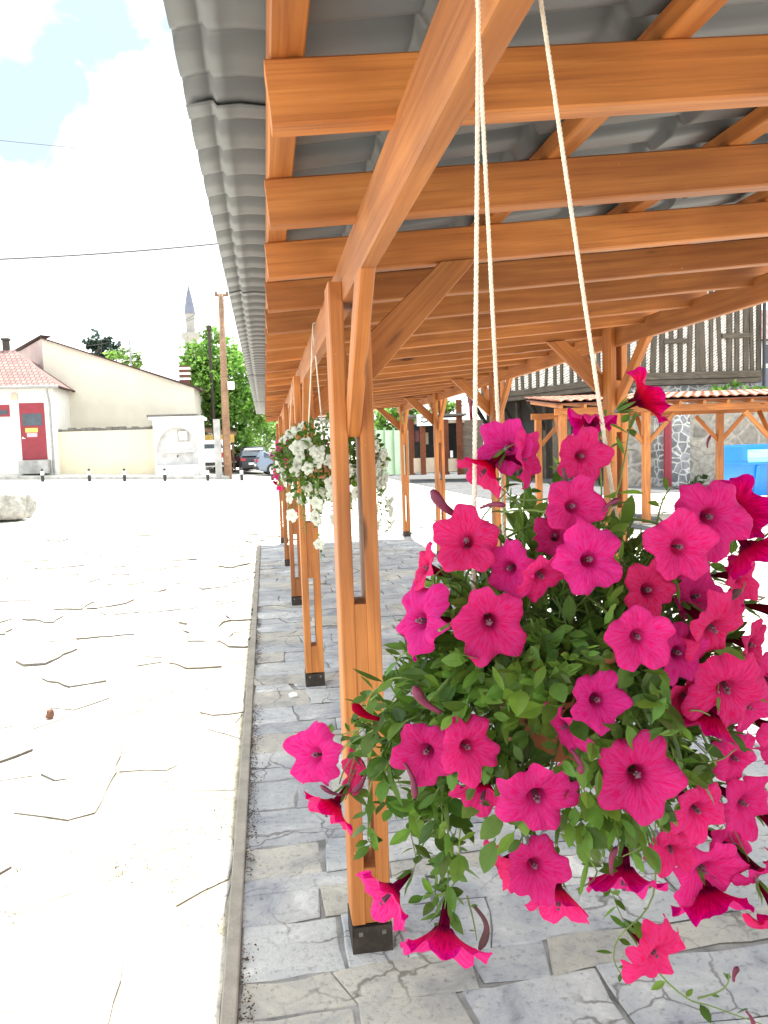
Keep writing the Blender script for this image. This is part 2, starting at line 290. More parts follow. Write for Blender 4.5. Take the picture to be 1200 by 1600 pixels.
# ------------------------------------------------------------------ mesh helpers
class MB:
    def __init__(s): s.v = []; s.f = []; s.mi = []; s.col = []; s.uv = None
    def face(s, vs, mi=0, col=None):
        b = len(s.v); s.v += [tuple(v) for v in vs]; s.f.append(tuple(range(b, b+len(vs)))); s.mi.append(mi); s.col.append(col)
    def box(s, a, b, mi=0):
        x0, y0, z0 = a; x1, y1, z1 = b; k = len(s.v)
        s.v += [(x0, y0, z0), (x1, y0, z0), (x1, y1, z0), (x0, y1, z0), (x0, y0, z1), (x1, y0, z1), (x1, y1, z1), (x0, y1, z1)]
        for q in ((0, 3, 2, 1), (4, 5, 6, 7), (0, 1, 5, 4), (1, 2, 6, 5), (2, 3, 7, 6), (3, 0, 4, 7)):
            s.f.append(tuple(k+i for i in q)); s.mi.append(mi); s.col.append(None)
    def cbox(s, a, b, ch=.004, axis=0, mi=0):
        """box with chamfered long edges along axis"""
        lo = list(a); hi = list(b); o = [i for i in range(3) if i != axis]; k = len(s.v)
        (p0, p1), (q0, q1) = (lo[o[0]], hi[o[0]]), (lo[o[1]], hi[o[1]])
        prof = [(p0+ch, q0), (p1-ch, q0), (p1, q0+ch), (p1, q1-ch), (p1-ch, q1), (p0+ch, q1), (p0, q1-ch), (p0, q0+ch)]
        for t in (lo[axis], hi[axis]):
            for pq in prof:
                v = [0, 0, 0]; v[axis] = t; v[o[0]] = pq[0]; v[o[1]] = pq[1]; s.v.append(tuple(v))
        fl = axis == 1
        for i in range(8):
            j = (i+1) % 8; q = (k+i, k+j, k+8+j, k+8+i); s.f.append(q[::-1] if fl else q); s.mi.append(mi); s.col.append(None)
        e0 = tuple(k+i for i in range(8)); e1 = tuple(k+8+i for i in range(8))
        s.f.append(e0 if fl else e0[::-1]); s.f.append(e1[::-1] if fl else e1); s.mi += [mi, mi]; s.col += [None, None]
    def tube(s, pts, rad, n=6, mi=0, caps=True):
        pts = [Vector(p) for p in pts]; k = len(s.v); up = Vector((0, 0, 1)); prev = None
        for i, p in enumerate(pts):
            d = (pts[min(i+1, len(pts)-1)]-pts[max(i-1, 0)]).normalized()
            if prev is None:
                a = d.cross(up);
                if a.length < .1: a = d.cross(Vector((1, 0, 0)))
            else: a = prev-d*prev.dot(d)
            a.normalize(); prev = a; b = d.cross(a)
            r = rad[i] if isinstance(rad, (list, tuple)) else rad
            for j in range(n):
                t = 2*pi*j/n; s.v.append(tuple(p+a*(cos(t)*r)+b*(sin(t)*r)))
        for i in range(len(pts)-1):
            for j in range(n):
                j2 = (j+1) % n
                s.f.append((k+i*n+j, k+i*n+j2, k+(i+1)*n+j2, k+(i+1)*n+j)); s.mi.append(mi); s.col.append(None)
        if caps:
            s.f.append(tuple(k+j for j in range(n))[::-1]); s.f.append(tuple(k+(len(pts)-1)*n+j for j in range(n))); s.mi += [mi, mi]; s.col += [None, None]
    def lathe(s, prof, n=20, c=(0, 0, 0), mi=0):
        k = len(s.v)
        for r, z in prof:
            for j in range(n):
                t = 2*pi*j/n; s.v.append((c[0]+r*cos(t), c[1]+r*sin(t), c[2]+z))
        for i in range(len(prof)-1):
            for j in range(n):
                j2 = (j+1) % n; s.f.append((k+i*n+j, k+i*n+j2, k+(i+1)*n+j2, k+(i+1)*n+j)); s.mi.append(mi); s.col.append(None)
        s.f.append(tuple(k+j for j in range(n))[::-1]); s.f.append(tuple(k+(len(prof)-1)*n+j for j in range(n))); s.mi += [mi, mi]; s.col += [None, None]
    def prism(s, poly, d, mi=0):
        """polygon (list of Vector) extruded along d"""
        k = len(s.v); n = len(poly); d = Vector(d)
        s.v += [tuple(Vector(p)) for p in poly]+[tuple(Vector(p)+d) for p in poly]
        s.f.append(tuple(k+i for i in range(n))); s.f.append(tuple(k+n+i for i in range(n))[::-1]); s.mi += [mi, mi]; s.col += [None, None]
        for i in range(n):
            j = (i+1) % n; s.f.append((k+j, k+i, k+n+i, k+n+j)); s.mi.append(mi); s.col.append(None)
    def mesh(s, name, mats, smooth=False, fix=False):
        me = bpy.data.meshes.new(name); me.from_pydata(s.v, [], s.f)
        for m in (mats if isinstance(mats, (list, tuple)) else [mats]): me.materials.append(m)
        if any(s.mi): me.polygons.foreach_set('material_index', s.mi)
        if any(c is not None for c in s.col):
            a = me.color_attributes.new('Col', 'FLOAT_COLOR', 'CORNER'); i = 0; buf = []
            for f, c in zip(s.f, s.col):
                c = c or (.3, .3, .3); buf += [c[0], c[1], c[2], 1.0]*len(f)
            a.data.foreach_set('color', buf)
        if smooth: me.polygons.foreach_set('use_smooth', [True]*len(me.polygons))
        if fix:
            import bmesh
            bm = bmesh.new(); bm.from_mesh(me); bmesh.ops.recalc_face_normals(bm, faces=bm.faces); bm.to_mesh(me); bm.free()
        return me
    def obj(s, name, mats, parent=None, smooth=False, fix=False, mw=None):
        return link(name, s.mesh(name, mats, smooth, fix), parent, mw)
def link(name, me, parent=None, ml=None):
    o = bpy.data.objects.new(name, me); COL.objects.link(o)
    if parent: o.parent = parent
    if ml is not None: o.matrix_local = ml
    return o
def thing(name, label, cat, loc=(0, 0, 0), group=None):
    o = bpy.data.objects.new(name, None); COL.objects.link(o); o.location = loc; o.empty_display_size = .2
    return tag(o, label, cat, group)
def tag(o, label, cat, group=None):
    o['label'] = label; o['category'] = cat
    if group: o['group'] = group
    return o
def struct(o, kind='structure'): o['kind'] = kind; return o
def frame(p0, p1, hint=(0, 0, 1)):
    x = (Vector(p1)-Vector(p0)).normalized(); z = Vector(hint); z = (z-x*z.dot(x))
    if z.length < 1e-4: z = Vector((0, 1, 0)); z = z-x*z.dot(x)
    z.normalize(); y = z.cross(x); p = Vector(p0)
    return Matrix(((x.x, y.x, z.x, p.x), (x.y, y.y, z.y, p.y), (x.z, y.z, z.z, p.z), (0, 0, 0, 1)))
_tm = {}
def timber(name, p0, p1, w, h, parent, mat='wood', hint=(0, 0, 1), ch=.004):
    """timber with its local X along the grain; w across, h along hint"""
    ln = round((Vector(p1)-Vector(p0)).length, 4); key = (name, ln, w, h, mat)
    if key not in _tm:
        b = MB(); b.cbox((0, -w/2, -h/2), (ln, w/2, h/2), ch, 0); _tm[key] = b.mesh(name, M[mat])
    m = frame(p0, p1, hint)
    off = Matrix.Translation(-Vector(parent.location)) if parent else Matrix.Identity(4)
    return link(name, _tm[key], parent, off @ m)
def copy_tree(o, parent=None):
    c = o.copy(); COL.objects.link(c)
    if parent: c.parent = parent
    for ch in list(o.children): copy_tree(ch, c)
    return c

# ------------------------------------------------------------------ ground
def grid_obj(name, xs, ys, zf, mat):
    v = [(x, y, zf(x, y)) for y in ys for x in xs]; n = len(xs)
    f = [(j*n+i, j*n+i+1, (j+1)*n+i+1, (j+1)*n+i) for j in range(len(ys)-1) for i in range(n-1)]
    me = bpy.data.meshes.new(name); me.from_pydata(v, [], f); me.materials.append(M[mat])
    me.polygons.foreach_set('use_smooth', [True]*len(f)); return struct(link(name, me))
xs = [-900, -300, -100, -50, -30]+[-20+i for i in range(0, 51)]+[40, 60, 100, 300, 900]
ys = [-300, -60, -20]+[-10+i*1.0 for i in range(0, 61)]+[55, 60, 80, 120, 300, 1500]
grid_obj('ground', xs, ys, lambda x, y: G(x, y)-(.012 if not (-1 < x < 3 and y < 13.5) else .06), 'paleground')

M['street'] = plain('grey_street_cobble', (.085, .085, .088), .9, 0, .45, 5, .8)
SB = []
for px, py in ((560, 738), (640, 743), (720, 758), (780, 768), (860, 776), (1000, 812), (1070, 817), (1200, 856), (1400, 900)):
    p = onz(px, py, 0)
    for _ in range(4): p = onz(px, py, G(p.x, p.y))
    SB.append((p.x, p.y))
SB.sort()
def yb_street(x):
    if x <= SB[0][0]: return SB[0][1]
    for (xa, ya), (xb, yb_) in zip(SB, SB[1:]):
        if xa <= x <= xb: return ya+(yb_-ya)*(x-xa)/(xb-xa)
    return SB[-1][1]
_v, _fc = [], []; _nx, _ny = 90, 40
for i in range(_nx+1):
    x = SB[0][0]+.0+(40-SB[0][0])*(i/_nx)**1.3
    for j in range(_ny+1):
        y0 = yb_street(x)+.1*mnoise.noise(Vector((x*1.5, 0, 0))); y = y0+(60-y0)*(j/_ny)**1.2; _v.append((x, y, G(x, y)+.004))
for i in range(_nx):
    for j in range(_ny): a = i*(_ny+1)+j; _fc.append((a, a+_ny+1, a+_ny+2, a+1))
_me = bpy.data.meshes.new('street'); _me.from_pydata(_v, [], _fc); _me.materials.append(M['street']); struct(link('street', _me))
def clip(poly, mx, my, nx, ny):
    out = []
    for i in range(len(poly)):
        a, b = poly[i], poly[(i+1) % len(poly)]
        da = (a[0]-mx)*nx+(a[1]-my)*ny; db = (b[0]-mx)*nx+(b[1]-my)*ny
        if da <= 0: out.append(a)
        if (da < 0 < db) or (db < 0 < da):
            t = da/(da-db); out.append((a[0]+(b[0]-a[0])*t, a[1]+(b[1]-a[1])*t))
    return out
SIDE = .36  # slab sides darker and browner: dirt plus edge shade put into the colour
def slab(b, poly, gap, z0, zf, col, rough=.006, sub=3, tilt=.008):
    """a flagstone with a slightly ragged outline"""
    n = len(poly); cx = sum(p[0] for p in poly)/n; cy = sum(p[1] for p in poly)/n
    pts = []
    for i in range(n):
        a, c = poly[i], poly[(i+1) % n]
        ln = math.hypot(c[0]-a[0], c[1]-a[1]); m = max(1, int(ln/.09)) if sub else 1
        for k in range(m):
            t = k/m; x = a[0]+(c[0]-a[0])*t; y = a[1]+(c[1]-a[1])*t
            d = math.hypot(x-cx, y-cy)+1e-6; s = max(.3, 1-gap/d)
            x = cx+(x-cx)*s+R.uniform(-1, 1)*rough; y = cy+(y-cy)*s+R.uniform(-1, 1)*rough
            pts.append((x, y))
    tx, ty = R.uniform(-tilt, tilt)*2, R.uniform(-tilt, tilt)*2
    top = [(x, y, zf(x, y)+z0+(x-cx)*tx+(y-cy)*ty) for x, y in pts]
    ins = [(cx+(x-cx)*(1-.006/max(.03, math.hypot(x-cx, y-cy))), cy+(y-cy)*(1-.006/max(.03, math.hypot(x-cx, y-cy))), z+.004) for x, y, z in top]
    bot = [(x, y, zf(x, y)-.05) for x, y, z in top]
    k = len(b.v); m = len(pts); b.v += bot+top+ins
    for i in range(m):
        j = (i+1) % m
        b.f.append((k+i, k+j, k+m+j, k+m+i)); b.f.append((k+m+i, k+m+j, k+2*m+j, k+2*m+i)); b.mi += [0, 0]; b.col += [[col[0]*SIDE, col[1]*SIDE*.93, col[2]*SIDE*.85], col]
    b.f.append(tuple(k+2*m+i for i in range(m))); b.mi.append(0); b.col.append(col)
def vor_paving(name, x0, x1, y0, y1, s, gap, cols, far=None, hv=.02):
    b = MB(); nx = int((x1-x0)/s)+1; ny = int((y1-y0)/s)+1
    P = {(i, j): (x0+(i+.5+R.uniform(-.42, .42))*s, y0+(j+.5+R.uniform(-.42, .42))*s) for i in range(-2, nx+2) for j in range(-2, ny+2)}
    for i in range(nx):
        for j in range(ny):
            c = P[i, j]; poly = [(c[0]-2*s, c[1]-2*s), (c[0]+2*s, c[1]-2*s), (c[0]+2*s, c[1]+2*s), (c[0]-2*s, c[1]+2*s)]
            for di in range(-2, 3):
                for dj in range(-2, 3):
                    if (di or dj) and (i+di, j+dj) in P:
                        q = P[i+di, j+dj]; poly = clip(poly, (c[0]+q[0])/2, (c[1]+q[1])/2, q[0]-c[0], q[1]-c[1])
            for (mx, my, ax, ay) in ((x0, 0, -1, 0), (x1, 0, 1, 0), (0, y0, 0, -1), (0, y1, 0, 1)): poly = clip(poly, mx, my, ax, ay)
            if len(poly) < 3: continue
            if R.random() < .10: continue
            if c[0] > SB[0][0]-.3 and c[1] > yb_street(c[0])-.3: continue
            cb = R.choice(cols); k = R.uniform(.85, 1.12); near = c[1] < 5
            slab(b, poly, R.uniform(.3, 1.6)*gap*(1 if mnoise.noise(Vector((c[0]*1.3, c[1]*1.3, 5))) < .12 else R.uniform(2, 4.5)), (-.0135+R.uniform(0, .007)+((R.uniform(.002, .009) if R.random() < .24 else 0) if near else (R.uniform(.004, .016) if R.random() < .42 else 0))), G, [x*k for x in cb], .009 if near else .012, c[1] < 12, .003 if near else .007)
    return struct(b.obj(name, M['stone']))
PLZ = [(.50, .47, .42), (.52, .50, .46), (.46, .42, .36), (.54, .50, .44)]
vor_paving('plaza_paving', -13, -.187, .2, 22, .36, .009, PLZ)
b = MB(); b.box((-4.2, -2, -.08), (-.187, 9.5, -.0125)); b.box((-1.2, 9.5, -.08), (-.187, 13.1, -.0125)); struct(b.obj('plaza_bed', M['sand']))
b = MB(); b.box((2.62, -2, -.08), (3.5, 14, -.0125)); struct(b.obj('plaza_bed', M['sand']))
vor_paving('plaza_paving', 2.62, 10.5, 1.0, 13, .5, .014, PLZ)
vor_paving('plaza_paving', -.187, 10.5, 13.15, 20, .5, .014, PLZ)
# coursed paving under the roof
def coursed():
    b = MB(); x0, x1 = -.142, 2.60; y = -1.5
    GC = [(.38, .385, .41), (.40, .405, .425), (.35, .355, .38), (.42, .40, .375), (.43, .435, .45), (.39, .37, .345), (.37, .38, .405), (.40, .40, .42)]
    skew = 0
    while y < 13.1:
        h = R.choice([.10, .13, .15, .17, .2, .22, .26, .30]); x = x0; nskew = max(-.02, min(.02, skew+R.uniform(-.012, .012)))
        while x < x1-.02:
            w = min(R.uniform(.18, .85), x1-x)
            if x1-(x+w) < .15: w = x1-x
            j = lambda: R.uniform(-.009, .009)
            f0 = lambda xx: skew*sin(xx*2.1+y); f1 = lambda xx: nskew*sin(xx*2.1+y+h)
            xa = x+(0 if x == x0 else j()); xb = x+w+(0 if x+w >= x1-.001 else j())
            poly = [(xa, y+f0(x)+j()), (xb, y+f0(x+w)+j()), (xb+(0 if x+w >= x1-.001 else j()), y+h+f1(x+w)+j()*.6), (xa+(0 if x == x0 else j()), y+h+f1(x)+j()*.6)]
            parts = [poly]
            if w > .36 and h > .14 and R.random() < .6:
                t = R.uniform(.35, .65); u = R.uniform(.35, .65)
                m0 = (poly[0][0]+(poly[1][0]-poly[0][0])*t, poly[0][1]+(poly[1][1]-poly[0][1])*t); m1 = (poly[3][0]+(poly[2][0]-poly[3][0])*u, poly[3][1]+(poly[2][1]-poly[3][1])*u)
                parts = [[poly[0], m0, m1, poly[3]], [m0, poly[1], poly[2], m1]]
            for q in parts:
                c = R.choice(GC); k = R.uniform(.9, 1.1)
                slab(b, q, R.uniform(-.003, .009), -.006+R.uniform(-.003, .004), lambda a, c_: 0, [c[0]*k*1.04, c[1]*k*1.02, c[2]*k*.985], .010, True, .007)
            x += w
        y += h; skew = nskew
    struct(b.obj('stone_paving', M['stone']))
coursed()
b = MB(); b.box((-.17, -1.6, -.06), (2.62, 13.13, -.0075)); struct(b.obj('paving_bed', M['mortar']))
b = MB()
y = -1.6
while y < 13.1:
    b.cbox((-.186, y, -.06), (-.143, min(13.12, y+2.99), .012), .004, 1); y += 2.992
struct(b.obj('kerb', M['kerb']))
b = MB()
for i in range(26000):
    x = R.uniform(-2.6, -.2); yy = R.uniform(1.4, 5.5); q = mnoise.noise(Vector((x*2.1, yy*2.1, .7)))
    if q < .06 or R.random() > (q+.12)*2.2: continue
    s = R.uniform(.0010, .0030)*(1 if R.random() < .95 else 1.6); z = -.0118 if R.random() < .9 else -.006; k = R.uniform(.35, 1.1); c = (.25*k, .19*k, .125*k); a = R.uniform(0, 6.28)
    P = [Vector((x+s*cos(a+j*2.094), yy+s*sin(a+j*2.094), z)) for j in range(3)]; T = Vector((x, yy, z+s*1.5))
    for j in range(3): b.face([P[j], P[(j+1) % 3], T], 0, c)
struct(b.obj('sandy_gravel', M['stone']), 'stuff')
# leaf litter and grit along the kerb
b = MB()
for i in range(2200):
    yy = R.uniform(1.4, 8); x = -.142+abs(R.gauss(0, .022))+.004; s = R.uniform(.0018, .0065); a = R.uniform(0, 6.28)
    k = R.uniform(.5, 1.3); c = R.choice([(.10, .055, .035), (.06, .05, .045), (.16, .10, .07)])
    if mnoise.noise(Vector((yy*2.2, 3.1, 0))) < -.05: continue
    d = Vector((cos(a), sin(a), 0)); e = Vector((-sin(a), cos(a), 0)); p = Vector((x, yy, .004))
    z = Vector((0, 0, s*.8))
    b.face([p-d*s, p-e*s*.5+z, p+d*s, p+e*s*.5+z*.4], 0, [v*k for v in c]); b.face([p-d*s, p-e*s*.5, p+d*s, p-e*s*.5+z], 0, c)
struct(b.obj('leaf_litter', M['leaf']), 'stuff')

# ------------------------------------------------------------------ the pergola
XL, XR, Y1, SP = .2515, 2.33, 2.2486, 2.6704
HB, BH = 1.914, .125           # bottom and height of the left beam
SL = .088; XE = .030; RB = 2.010; RH = .102; RW = .052
RS = SP/5; YA = 1.263-.0
def rz(x): return RB+SL*(x-XE)
perg = thing('wooden_pergola', 'long open pergola of orange stained timber roofed with grey metal sheets', 'pergola')
beamx = XL
def post_mesh():
    b = MB(); w = .117; t = .041; d = .13; H = 1.968
    for s in (-1, 1):
        b.cbox((.09, -s*0+(-w/2 if s < 0 else w/2-t), -d/2), (H, (-w/2+t if s < 0 else w/2), d/2), .004, 0)
    for a, c in ((.09, .26), (.70, 1.055), (1.56, 1.70)):
        b.cbox((a, -w/2+t-.001, -d/2+.006), (c, w/2-t+.001, d/2-.006), .002, 0)
    return b.mesh('post', M['wood'])
def post_mesh_r():
    b = MB(); w = .117; t = .041; d = .13; H = 2.27
    for s in (-1, 1): b.cbox((.09, (-w/2 if s < 0 else w/2-t), -d/2), (H, (-w/2+t if s < 0 else w/2), d/2), .004, 0)
    for a, c in ((.09, .26), (.70, 1.055), (1.56, 1.90)): b.cbox((a, -w/2+t-.001, -d/2+.006), (c, w/2-t+.001, d/2-.006), .002, 0)
    return b.mesh('post', M['wood'])
def foot_mesh():
    b = MB(); w, d = .121, .134
    b.box((0.0, -w/2, -d/2), (.082, w/2, d/2)); b.box((-.02, -.05, -.04), (.001, .05, .04))
    for yy in (-.035, .035):
        for zz, s in ((-d/2, -1), (d/2, 1)):
            b.box((.058, yy-.006, min(zz, zz+s*.006)), (.070, yy+.006, max(zz, zz+s*.006)), 1)
    return b.mesh('foot_bracket', [M['iron'], M['bolt']])
pm, pr_, fm = post_mesh(), post_mesh_r(), foot_mesh()
NP = 6
for row, (x, me) in enumerate(((XL, pm), (XR, pr_))):
    for i in range(-1, NP-1):
        yy = Y1+SP*i
        p = link('post', me, perg, frame((x, yy, 0), (x, yy, 1), (0, -1, 0)))
        link('foot_bracket', fm, p, Matrix.Identity(4))
ps = [Y1+SP*i for i in range(-1, NP-1)]
YB0, YB1 = -1.2, 13.4
HR = rz(XR)+.035-BH
# plate beams (spliced over the posts)
cuts = [YB0]+[Y1+SP*i+.02 for i in (1, 3)]+[YB1]
for x, hb in ((XL, HB), (XR, HR)):
    for a, c in zip(cuts[:-1], cuts[1:]):
        timber('beam', (x, a+.001, hb+BH/2), (x, c-.001, hb+BH/2), .040, BH, perg)
# rafters
k0 = int((YB0-YA)/RS)-1; n = 0
raft = []
for k in range(-5, 24):
    yy = YA+RS*k+RW/2
    if yy > 13.38: break
    raft.append(yy)
    x1 = 2.40
    timber('rafter', (XE, yy, rz(XE)+RH/2), (x1, yy, rz(x1)+RH/2), RW, RH, perg)
# braces
for yy in ps:
    for x, hb in ((XL, HB), (XR, HR)):
        L_ = .37 if x == XL else .40
        for s in (-1, 1):
            if yy+s*L_ > 13.2 or yy+s*L_ < YB0: continue
            a = Vector((x, yy+s*.03, hb-L_+.02)); c = Vector((x, yy+s*(L_+.07), hb+.035))
            timber('brace', a, c, .038, .075, perg, hint=(0, s, -1) if False else (0, -s*.7, .7))
    # lateral braces, bolted to the faces of post and rafter
    ry = min(raft, key=lambda r: abs(r-yy))
    yb = yy+.079
    def brace_lat(xp, za, zb, xa, xb):
        P = [Vector((xp, yb, za)), Vector((xp, yb, zb)), Vector((xa, yb, rz(xa)-.001)), Vector((xb, yb, rz(xb)-.001))]
        m = frame((P[0]+P[1])/2, (P[2]+P[3])/2, (0, 1, 0)); q = [m.inverted() @ v for v in P]; b = MB(); b.prism([v-Vector((0, 0, .022)) for v in q], (0, 0, .044)); o = b.obj('brace', M['wood'], perg, fix=True); o.matrix_local = m
        md = o.modifiers.new('b', 'BEVEL'); md.width = .003; md.segments = 1
    brace_lat(XL+.0585, 1.685, 1.835, .545, .66); brace_lat(XR-.0585, 1.80, 1.95, XR-.32, XR-.44)
# battens on the rafters
BT = .042
for x in (.060, .715, 1.18, 1.65, 2.08, 2.36):
    z = rz(x)+RH+BT/2+.0005
    for a, c in ((YB0-.1, 1.36), (1.362, 5.2), (5.202, 9.1), (9.102, 13.38)):
        timber('batten', (x, a, z), (x, c, z), .056, BT, perg, hint=(-SL, 0, 1), ch=.003)
# roof of stepped metal tile sheets
def roof_sheet(ya, yb, lift):
    per = .157; nn = int(round((yb-ya)/per*12)); ysamp = [ya+(yb-ya)*i/nn for i in range(nn+1)]
    xsamp = []; x = -.118
    steps = [-.062+.36*i for i in range(8)]
    while x < 2.425: xsamp.append(x); x += .05
    for s in steps: xsamp += [s-.012, s+.001, s+.022]
    xsamp = sorted(set(round(q, 4) for q in xsamp if q < 2.43))+[2.43]
    def h(x, y):
        u = (y/per) % 1.0
        w = .5-.5*cos(2*pi*u); w = w**4*(.026 if x > .02 else .015)
        st = ((x+.062) % .36)/.36
        st = st if x > -.062 else 1-(-.062-x)*2
        w += -(.024 if x > .02 else .011)*(1-st)*1.0+.016
        if x < -.07: w -= (-.07-x)*.12
        return w
    z0 = rz(0)+RH+BT+.004
    v = [(x, y, z0+SL*x+h(x, y)+lift+.0015*mnoise.noise(Vector((x*5, y*3, 0)))) for y in ysamp for x in xsamp]; n = len(xsamp)
    f = [(j*n+i, j*n+i+1, (j+1)*n+i+1, (j+1)*n+i) for j in range(nn) for i in range(n-1)]
    me = bpy.data.meshes.new('roof_sheet'); me.from_pydata(v, [], f); me.materials.append(M['roof']); me.polygons.foreach_set('use_smooth', [True]*len(f))
    o = link('roof_sheet', me, perg); md = o.modifiers.new('t', 'SOLIDIFY'); md.thickness = .0025; md.offset = 1
per = .157; y = -1.6+.055; i = 0
sheets = []
yb = 1.58
edges = [yb-per*18, yb-per*7, yb]
while edges[-1] < 13.3: edges.append(edges[-1]+per*11)
for a, c in zip(edges[:-1], edges[1:]):
    lift = .012 if c == yb else (0 if i % 2 else .004); i += 1
    roof_sheet(a-.03, min(c+.04, 13.45), lift)

# ------------------------------------------------------------------ petunias
def corolla_mesh(seed, back=0.0, ruff=1.0, fan=False):
    r_ = random.Random(seed); n = 70
    NT = r_.uniform(.14, .27); PTS = r_.uniform(0, .09); ph = [r_.uniform(0, 6.28) for _ in range(8)]; lobe = [r_.uniform(.90, 1.08) for _ in range(5)]; lz = [r_.uniform(-.22, .16) for _ in range(5)]
    prof = [(.06, -1.25, .0), (.09, -1.05, .05), (.12, -.75, .10), (.15, -.55, .15), (.19, -.36, .20), (.235, -.22, .25), (.30, -.15, .32), (.42, -.08, .43), (.56, -.02, .57), (.70, .025, .71), (.83, .045, .84), (.93, .04, .93), (.98, .02, .97), (1.0, -.005, 1.0)]
    if fan: prof = prof[:4]+[(.20, -.62, .22), (.28, -.52, .28), (.38, -.42, .38), (.50, -.31, .50), (.63, -.21, .63), (.76, -.12, .76), (.88, -.05, .88), (.95, -.01, .95), (1.0, .01, 1.0)]
    v = []; uvs = []
    for q, (r, z, vv) in enumerate(prof):
        for j in range(n):
            t = 2*pi*j/n; u = 5*t/(2*pi); li = int(u) % 5; fr = u-floor(u)
            # lobe blending
            wgt = sin(pi*fr); a, c = li, (li+ (1 if fr > .5 else -1)) % 5; m = min(fr, 1-fr); bl = .5+m if m < .5 else 1
            ls = lobe[a]*bl+lobe[c]*(1-bl); lzz = lz[a]*bl+lz[c]*(1-bl)
            k = max(0, (r-.30)/.70)
            notch = abs(cos(pi*fr))**5   # at the seams between lobes
            rad = r*(1+k*(ls-1))*(1-NT*k*notch)*(1+.03*k*k*sin(13*t+ph[0])*ruff+PTS*k*k*(max(0, 1-abs(fr-.5)*4)-.3))
            zz = z+k**1.6*lzz*ruff + .075*k*k*ruff*sin(8*t+ph[1])+.03*k**3*ruff*sin(13*t+ph[2])+.012*k**4*ruff*sin(23*t+ph[4]) - back*k*k*.55 - .10*k*notch
            zz += .05*k*(wgt-.5)-.035*sin(pi*min(1, k*1.15))*max(0, 1-abs(fr-.5)*9)+.012*sin(pi*k)*sin(31*t+ph[3])
            v.append((rad*cos(t), rad*sin(t), zz)); uvs.append((j/n, vv))
    N = len(prof); f = []; fu = []
    for q in range(N-1):
        for j in range(n):
            j2 = (j+1) % n; f.append((q*n+j, q*n+j2, (q+1)*n+j2, (q+1)*n+j))
            u1 = (j+1)/n; fu += [(j/n, prof[q][2]), (u1, prof[q][2]), (u1, prof[q+1][2]), (j/n, prof[q+1][2])]
    # stamens deep in the throat
    return v, f, fu
def corolla(name, seed, mat, back=0, ruff=1.0, fan=False):
    v, f, fu = corolla_mesh(seed, back, ruff, fan)
    me = bpy.data.meshes.new(name); me.from_pydata(v, [], f); me.materials.append(mat)
    ul = me.uv_layers.new(name='UVMap'); ul.data.foreach_set('uv', [c for p in fu for c in p]); me.polygons.foreach_set('use_smooth', [True]*len(f))
    return me
def calyx_mesh():
    b = MB()
    for i in range(5):
        t = 2*pi*i/5+.3; d = Vector((cos(t), sin(t), 0)); s = Vector((-sin(t), cos(t), 0)); z = Vector((0, 0, 1))
        p0 = d*.05+z*-1.28; p1 = d*.17+z*-1.08; p2 = d*.24+z*-.86; p3 = d*.40+z*-.68
        g = R.uniform(.8, 1.2); c = (.10*g, .20*g, .035*g)
        b.face([p0-s*.04, p0+s*.04, p1+s*.065, p1-s*.065], 0, c); b.face([p1-s*.065, p1+s*.065, p2+s*.05, p2-s*.05], 0, c); b.face([p2-s*.05, p2+s*.05, p3], 0, c)
    b.tube([(0, 0, -1.34), (0, 0, -1.2)], [.05, .09], 8)
    return b.mesh('calyx', M['leaf'])
def stamen_mesh():
    b = MB()
    for i in range(5):
        t = 2*pi*i/5; b.tube([(.02*cos(t), .02*sin(t), -.6), (.06*cos(t), .06*sin(t), -.16)], [.012, .028], 6)
    b.lathe([(.0, -.10), (.05, -.09), (.05, -.05), (.0, -.03)], 8)
    return b.mesh('stamens', M['stamen'])
M['stamen'] = plain('pollen', (.13, .05, .08), .7, 0, .3, 50, 0)
PK = [corolla('flower', 11+i, M['pink'], [0, 0, .1, .25, .15, 0, .5, .9][i], [1.3, 1.0, 1.5, 1.8, 1.2, .8, 1.9, 1.7][i]) for i in range(8)]
PK += [corolla('flower', 71+i, M['pink'], [0, .12, 0][i], [1.2, 1.5, .9][i], True) for i in range(3)]
WH = [corolla('flower', 40+i, M['whitepetal'], [0, .3, .6, .1][i], 1.1) for i in range(4)]
CAL = calyx_mesh(); STM = stamen_mesh()
def flower(parent, pos, nrm, dia, meshes, idx=None, detail=True, spin=None):
    me = meshes[idx if idx is not None else R.randrange(len(meshes))]
    z = Vector(nrm).normalized(); a = Vector((0, 0, 1)).cross(z)
    if a.length < .05: a = Vector((1, 0, 0)).cross(z)
    a.normalize(); q = z.cross(a); t = R.uniform(0, 6.28) if spin is None else spin; x = a*cos(t)+q*sin(t); y = z.cross(x); s = dia/2
    m = Matrix(((x.x*s, y.x*s, z.x*s, pos[0]), (x.y*s, y.y*s, z.y*s, pos[1]), (x.z*s, y.z*s, z.z*s, pos[2]), (0, 0, 0, 1)))
    o = link('flower', me, parent, Matrix.Translation(-parent.location) @ m)
    if detail: link('calyx', CAL, o, Matrix.Identity(4)); link('stamens', STM, o, Matrix.Identity(4))
    return o
CHK = [None]
